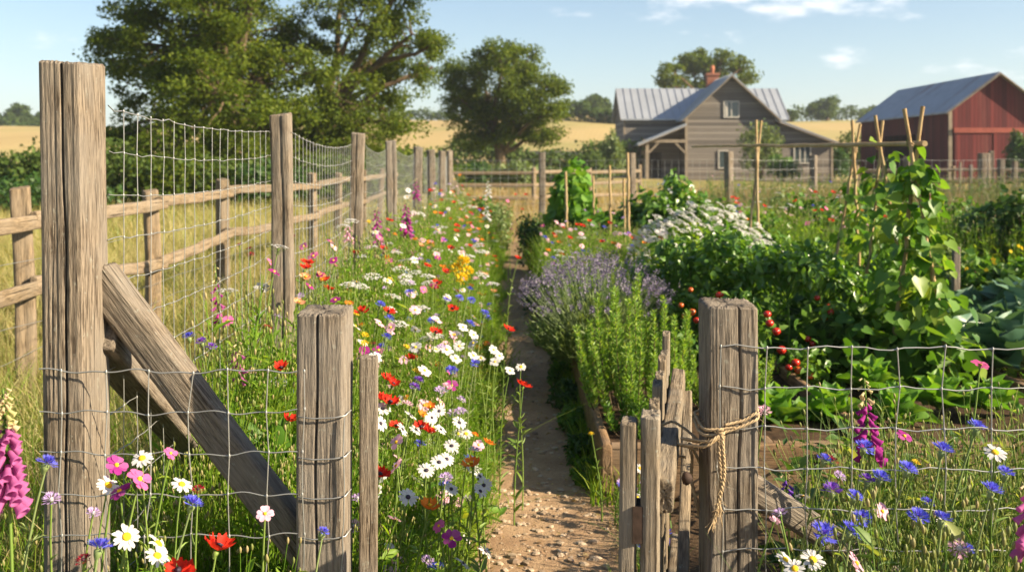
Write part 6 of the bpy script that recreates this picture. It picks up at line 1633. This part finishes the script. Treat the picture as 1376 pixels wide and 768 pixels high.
# dark leaves low in the strip and behind the brace
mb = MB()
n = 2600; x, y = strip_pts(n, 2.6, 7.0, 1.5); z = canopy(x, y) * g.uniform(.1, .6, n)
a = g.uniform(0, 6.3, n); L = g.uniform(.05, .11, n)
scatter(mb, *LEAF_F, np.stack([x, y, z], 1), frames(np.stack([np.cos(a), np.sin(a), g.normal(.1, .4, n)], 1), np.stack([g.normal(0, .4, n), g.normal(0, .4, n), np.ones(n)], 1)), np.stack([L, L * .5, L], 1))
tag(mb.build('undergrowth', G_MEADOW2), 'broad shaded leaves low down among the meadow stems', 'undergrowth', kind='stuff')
# in front of and just behind the near mesh, left of the gate
mb = MB()
for k, n in enumerate((34, 26, 30, 22, 34, 26, 24)):
    x = g.uniform(-1.75, -.55, n); y = g.uniform(1.75, 2.36, n); strew(mb, SPR[k], np.stack([x, y, 0 * x], 1), g.uniform(.40, .66, n), g)
n = 1000; x = g.uniform(-1.8, -.50, n); y = g.uniform(1.55, 2.38, n); blades(mb, np.stack([x, y, 0 * x], 1), g.uniform(.25, .55, n), g.uniform(.003, .006, n), g.normal(0, .2, n), g.uniform(.1, .6, n), g)
n = 900; x = g.uniform(-1.8, -.52, n); y = g.uniform(1.6, 2.38, n)
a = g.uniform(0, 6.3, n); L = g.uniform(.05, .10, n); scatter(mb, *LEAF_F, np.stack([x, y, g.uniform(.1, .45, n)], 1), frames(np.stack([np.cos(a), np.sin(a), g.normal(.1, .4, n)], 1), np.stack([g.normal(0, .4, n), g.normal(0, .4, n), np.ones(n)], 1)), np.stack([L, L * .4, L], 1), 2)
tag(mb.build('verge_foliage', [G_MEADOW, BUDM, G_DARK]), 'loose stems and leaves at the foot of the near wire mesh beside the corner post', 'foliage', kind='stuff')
# the thicket of grey-green cornflower stems right of the gate
mb = MB()
for k, n in enumerate((90, 90, 50, 34, 130, 20, 24)):
    y = g.uniform(1.85, 3.5, n); x = g.uniform(.30, .55, n) * y * .98 + .12; strew(mb, SPR[k], np.stack([x, y, 0 * x], 1), g.uniform(.45, .80, n) * (1 - .06 * (y - 2)), g)
n = 2300; y = g.uniform(1.8, 3.7, n); x = g.uniform(.27, .60, n) * y + .05; blades(mb, np.stack([x, y, 0 * x], 1), g.uniform(.25, .72, n), g.uniform(.0028, .0052, n), g.normal(0, .2, n), g.uniform(.1, .5, n), g)
n = 1300; y = g.uniform(1.9, 4.3, n); x = g.uniform(.27, .56, n) * y; a = g.uniform(0, 6.3, n); L = g.uniform(.05, .12, n)
scatter(mb, *LEAF_F, np.stack([x, y, g.uniform(.03, .38, n)], 1), frames(np.stack([np.cos(a), np.sin(a), g.normal(.3, .4, n)], 1), np.stack([g.normal(0, .4, n), g.normal(0, .4, n), np.ones(n)], 1)), np.stack([L, L * .4, L], 1), 2)
tag(mb.build('thicket_foliage', [leaf_mat('grey_green', [(.07, .15, .025), (.14, .23, .05), (.24, .31, .08), (.34, .37, .13)], .4), BUDM, G_DARK]), 'thin grey-green stems and seed buds around the cornflowers', 'foliage', kind='stuff')
# small weeds by the gate and along the path's edges
mb = MB()
n = 2600; y = g.uniform(2.4, 9.0, n); side_ = g.random(n) < .6; x = path_c(y) + np.where(side_, .34 + np.abs(g.normal(0, .10, n)) , -.33 - np.abs(g.normal(0, .09, n))); x = np.where((y < 4.3) & side_, x - .03, x)
blades(mb, np.stack([x, y, .01 + 0 * x], 1), g.uniform(.05, .17, n), g.uniform(.003, .006, n), g.normal(0, .35, n), g.uniform(.3, 1.0, n), g)
for k, n in enumerate((30, 24, 50, 60, 20)):
    y = g.uniform(2.9, 4.2, n); x = g.uniform(.40, .54, n) + .02 * (y - 3); strew(mb, SPR[k], np.stack([x, y, 0 * x], 1), g.uniform(.08, .2, n), g)
tag(mb.build('path_weeds', [G_MEADOW2, BUDM]), 'weeds and short grass along both edges of the path', 'weeds', kind='stuff')
for i in range(30):
    y = g.uniform(3.0, 4.3); x = g.uniform(.42, .54) + .02 * (y - 3); flower(g.choice(['cornflower', 'daisy', 'lilac_scabious']), (x, y, g.uniform(.10, .22)), False, 'strip')
    o = FLOWERS[-1][0]; o.scale = o.scale * .98; k_ = KINDS_[FLOWERS[-1][1]][4]; o['label'] = f'tiny {k_} beside the gate and the boarded bed'; o['group'] = PLUR(k_) + 's by the gate and bed corner'
# long stems that lean out over the path
mb = MB()
for q in range(34):
    yc = g.uniform(3.0, 10); sd = g.random() < .65; xc = float(path_c(yc)) + (-.30 if sd else .36) + g.normal(0, .05); m_ = int(g.integers(3, 8))
    strew(mb, SPR[int(g.choice([1, 3, 5, 6]))], np.stack([xc + g.normal(0, .04, m_), yc + g.normal(0, .06, m_), np.zeros(m_)], 1), g.uniform(.08, .26, m_), g, tilt=.4)
n = 420; y = g.uniform(2.9, 9.5, n); x = -.30 + g.normal(0, .07, n); x = np.where(y < 3.4, x - .05, x)
ang_n = n
hh_ = g.uniform(.25, .55, n); blades(mb, np.stack([x, y, 0 * x], 1), hh_, g.uniform(.003, .0055, n), g.normal(0, .35, n), g.uniform(.5, 1.1, n), g, seg=5)
n = 700; y = g.uniform(2.9, 8.5, n); x = path_c(y) + np.where(g.random(n) < .6, -.30, .33) + g.normal(0, .05, n); blades(mb, np.stack([x, y, .012 + 0 * x], 1), g.uniform(.06, .2, n), g.uniform(.002, .004, n), g.normal(0, .6, n), g.uniform(.6, 1.3, n), g, 1)
n = 900; y = g.uniform(3.0, 13, n); x = path_c(y) + g.uniform(-.4, .4, n); a = g.uniform(0, 6.3, n); L = g.uniform(.012, .04, n)
scatter(mb, *LEAF_F, np.stack([x, y, path_z(x, y) + .006], 1), frames(np.stack([np.cos(a), np.sin(a), g.normal(0, .25, n)], 1), np.stack([g.normal(0, .5, n), g.normal(0, .5, n), np.ones(n)], 1)), np.stack([L, L * g.uniform(.15, .6, n), L], 1), 1)
tag(mb.build('edge_grass', [G_MEADOW, G_DRY]), 'arching grass and dry straw leaning over the path edges', 'grass', kind='stuff')
# low growth right of the path under the lavender
mb = MB()
n = 5000; y = g.uniform(4.3, 12, n); x = g.uniform(.34, .52, n); blades(mb, np.stack([x, y, 0 * x], 1), g.uniform(.06, .22, n), g.uniform(.004, .008, n), g.normal(0, .3, n), g.uniform(.2, .8, n), g)
for n, x0, x1, y0, y1, h0, h1, wd in ((9000, .42, 1.5, 8.2, 12, .45, .78, .007), (4500, 2.4, 5.6, 10, 15.5, .5, .95, .010), (5000, .25, 3.2, 12, 18, .3, .7, .010)):
    x = g.uniform(x0, x1, n); y = g.uniform(y0, y1, n); blades(mb, np.stack([x, y, 0 * x], 1), g.uniform(h0, h1, n), g.uniform(.6, 1.3, n) * wd, g.normal(0, .2, n), g.uniform(.1, .5, n), g)
for k, n in enumerate((260, 260, 220, 240, 200)):
    x = g.uniform(.42, 1.5, n); y = g.uniform(8.3, 12, n); strew(mb, SPR[k], np.stack([x, y, 0 * x], 1), g.uniform(.5, .80, n), g)
    x = g.uniform(2.4, 5.4, n); y = g.uniform(9.8, 14.5, n); strew(mb, SPR[k], np.stack([x, y, 0 * x], 1), g.uniform(.55, 1.0, n), g)
tag(mb.build('garden_foliage', [G_MEADOW, BUDM]), 'tall loose greenery of the flower patches right of the path', 'foliage', kind='stuff')
# leafy ground cover between the vegetables
mb = MB()
n = 5200; y = g.uniform(6.2, 12, n); x = g.uniform(.24, .58, n) * y; z = g.uniform(.02, .42, n); a = g.uniform(0, 6.3, n); L = g.uniform(.06, .13, n)
scatter(mb, *LEAF_F, np.stack([x, y, z], 1), frames(np.stack([np.cos(a), np.sin(a), g.normal(.3, .5, n)], 1), np.stack([g.normal(0, .5, n), g.normal(-.2, .5, n), np.ones(n)], 1)), np.stack([L, L * .6, L], 1))
tag(mb.build('vegetable_foliage', G_MID), 'low leafy growth covering the soil between the vegetable plants', 'ground cover', kind='stuff')
# pasture grass left of the wire fence, and the dry grass beyond the garden
mb = MB()
for n, y0, y1, wd, h0, h1 in ((16000, 2.7, 7, .005, .18, .5), (20000, 7, 16, .008, .22, .5), (16000, 16, 34, .014, .25, .5)):
    y = g.uniform(y0, y1, n); x = -1.22 - g.random(n) * (y * .62 + .6); h0, h1 = h0 * 1.1, h1 * 1.15; blades(mb, np.stack([x, y, 0 * x], 1), g.uniform(h0, h1, n) * (1 + .25 * np.sin(x * 2.3) * np.sin(y * 1.7)), g.uniform(.6, 1.4, n) * wd, g.normal(0, .3, n), g.uniform(.2, .9, n), g)
tag(mb.build('pasture_grass', G_PAST), 'rough sun-dried grass of the pasture beyond the wire fence', 'grass', kind='stuff')
mb = MB()
n = 3500; y = g.uniform(2.3, 5.5, n); x = -1.18 - g.random(n) * (y * .55 - .5); blades(mb, np.stack([x, y, 0 * x], 1), g.uniform(.25, .6, n), g.uniform(.004, .008, n), g.normal(0, .25, n), g.uniform(.2, .8, n), g)
tag(mb.build('verge_grass', G_MEADOW), 'lush green grass at the foot of the corner post on the pasture side', 'grass', kind='stuff')
# tall weeds and seeding grass along the far garden fence, hiding the foot of the farmhouse
mb = MB()
n = 6000; y = g.uniform(15.8, 21, n); x = g.uniform(.185, .58, n) * y; blades(mb, np.stack([x, y, 0 * x], 1), g.uniform(.6, 1.25, n), g.uniform(.008, .016, n), g.normal(0, .15, n), g.uniform(.1, .4, n), g)
for k, n in enumerate((160, 200, 160, 200, 160)):
    y = g.uniform(15.8, 20.5, n); x = g.uniform(.19, .57, n) * y; strew(mb, SPR[k], np.stack([x, y, 0 * x], 1), g.uniform(.8, 1.3, n), g, (1 + k % 2, 3))
tag(mb.build('tall_weeds', [leaf_mat('seeding_grass', [(.24, .19, .10), (.30, .22, .14), (.22, .15, .10), (.36, .30, .19)], .35, patch=.4), G_OLIVE, G_MEADOW2, BUDM]), 'tall seeding grass and weeds along the far garden fence', 'weeds', kind='stuff')
mb = MB()
for n, y0, y1, wd in ((7000, 18.0, 26, .012), (12000, 24, 48, .022)):
    y = g.uniform(y0, y1, n); x = g.uniform(-.08, .56, n) * y; blades(mb, np.stack([x, y, gz(x, y)], 1), g.uniform(.25, .65, n), g.uniform(.6, 1.4, n) * wd, g.normal(0, .25, n), g.uniform(.2, .7, n), g)
tag(mb.build('dry_grass', G_DRY), 'tall straw-coloured grass between the garden and the farm buildings', 'grass', kind='stuff')
